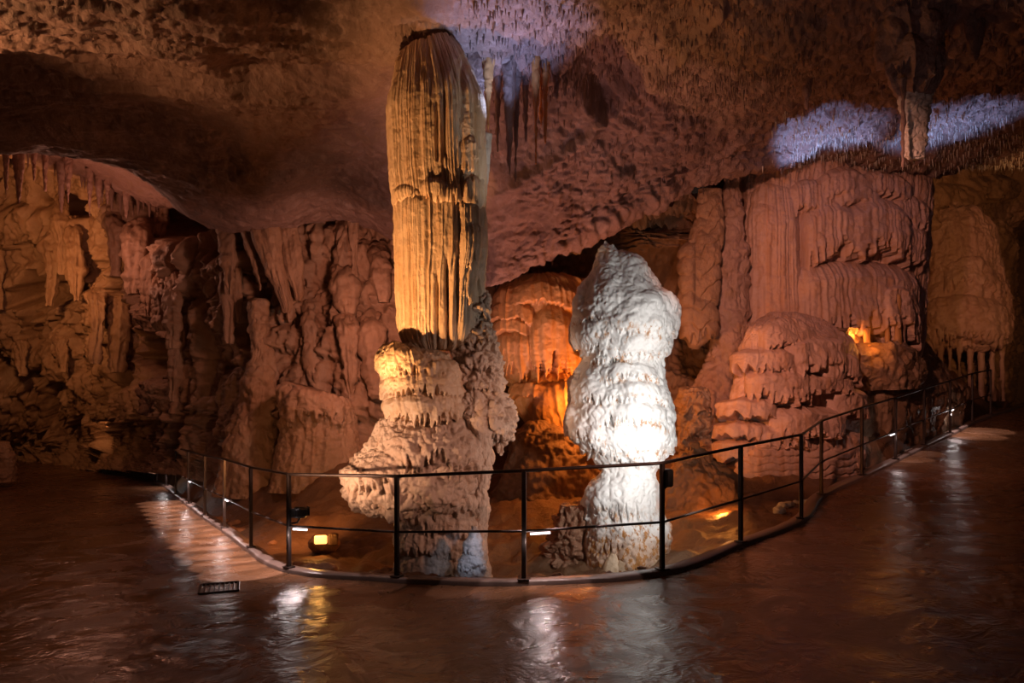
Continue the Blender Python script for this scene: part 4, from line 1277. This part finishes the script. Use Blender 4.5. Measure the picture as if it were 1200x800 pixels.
light('POINT', 'assumed_curtain_lamp', P(1030, 404, 12.35), 4, AMB, None, .04)  # assumed companion, unseen, lights the stubs under the curtain
light('SPOT', 'assumed_blue_ceiling_lamp', P(602, 168, 8.35), 130, BLUE, P(595, 40, 8.37), .05, 84, .6)  # assumed unseen light for the blue ceiling patch by the column
for q in (965, 1110):
    light('SPOT', 'assumed_blue_patch_lamp', P(q, 245, 11.6), 130, BLUE, P(q, 120, 11.62), .05, 86, .5)  # assumed unseen lights in mid-air, for the right-hand blue patch
light('SPOT', 'assumed_hall_lamp', P(-30, 310, 14.5), 620, WARM, P(10, 290, 21), .2, 130, .9)  # assumed warm light, unseen, for the bright upper left wall
light('SPOT', 'hall_floor_fill', P(80, 450, 15.5), 35, WARM, P(110, 400, 21), .2, 130, .9)  # added low light, unseen, lifts the left wall above the path
light('POINT', 'assumed_hall_roof_lamp', P(95, 290, 14.6), 70, ROSE, None, .2)  # assumed unseen light for the pink underside of the hall roof
light('SPOT', 'assumed_rose_wall_lamp', P(430, 350, 10.6), 230, ROSE, P(390, 400, 14), .15, 120, .8)  # assumed rose light in mid-air, for the wall left of the column
light('SPOT', 'assumed_bedded_ceiling_lamp', (-8.5, 8.0, 4.7), 700, (1.0, .43, .17), P(230, -10, 8.0), .2, 72, .8)  # assumed light out of view at left, for the orange wash overhead
light('SPOT', 'assumed_rose_front_lamp', (3.2, 4.6, 2.2), 480, (1.0, .52, .38), P(540, 530, 8.5), .15, 32, .8)  # assumed unseen light over the path, for the column's pinkish lower part
light('SPOT', 'slope_fill', P(600, 600, 9.6), 380, (1.0, .50, .48), P(630, 230, 10.8), .1, 70, .9)  # added unseen light in the pit, tints the sloping ceiling rose
light('SPOT', 'hood_fill', (8.6, 9.0, 4.2), 780, WARM, P(1140, 300, 18.3), .15, 46, .8)  # added fill, keeps the hood and the wall above from going black
light('SPOT', 'corner_fill', (3.0, 5.4, 2.4), 26, (1.0, .64, .62), P(930, 60, 8.4), .1, 90, 1.0)  # weak added fill for the big stalactite's root and nearby ceiling
# assumed spots under the handrail throw pools of rose light over the wet path
PL = [(u, 0, 95) for u in np.arange(3.6, 8.0, .30)]
PL = [(int(u), u - int(u), e) for u, _, e in PL] + [(8, .1, 14), (8, .5, 12), (8, .9, 8), (9, .6, 10), (10, -.1, 22), (10, .25, 30), (10, .6, 16), (16, .2, 24), (16, .6, 24), (18, .1, 55), (18, .5, 55)]
for (i, off, en) in PL:
    a = lin(np.array([i + off]), len(FEET)) @ FEET
    f = a[0]
    k = int(np.argmin(np.hypot(KERB[:, 0] - f[0], KERB[:, 1] - f[1])))
    outv = -np.array([inn[k, 0], inn[k, 1], 0])
    c = f + outv * .05 + np.array([0, 0, HP - .06])
    light('SPOT', 'assumed_path_lamp', c, en, LED_C, c + outv * (.30 if en > 50 else .12) + np.array([0, 0, -1.0]), .02, 48 if en > 50 else 36, .15)

w = bpy.data.worlds.new('cave_dark')
SC.world = w
w.use_nodes = True
w.node_tree.nodes['Background'].inputs[0].default_value = (1, .55, .4, 1)
w.node_tree.nodes['Background'].inputs[1].default_value = .012

cd = bpy.data.cameras.new('camera')
cd.sensor_width = 36
cd.lens = F / 1200 * 36
cd.shift_y = (CY - 400) / 1200
cd.clip_end = 200
cam = bpy.data.objects.new('camera', cd)
COL.objects.link(cam)
cam.location = (0, 0, CAMZ)
cam.rotation_euler = (math.pi / 2, 0, 0)
SC.camera = cam
vs = SC.view_settings
vs.view_transform = 'Standard'
vs.look = 'None'
vs.exposure = 0
vs.gamma = 1
vs.use_curve_mapping = False
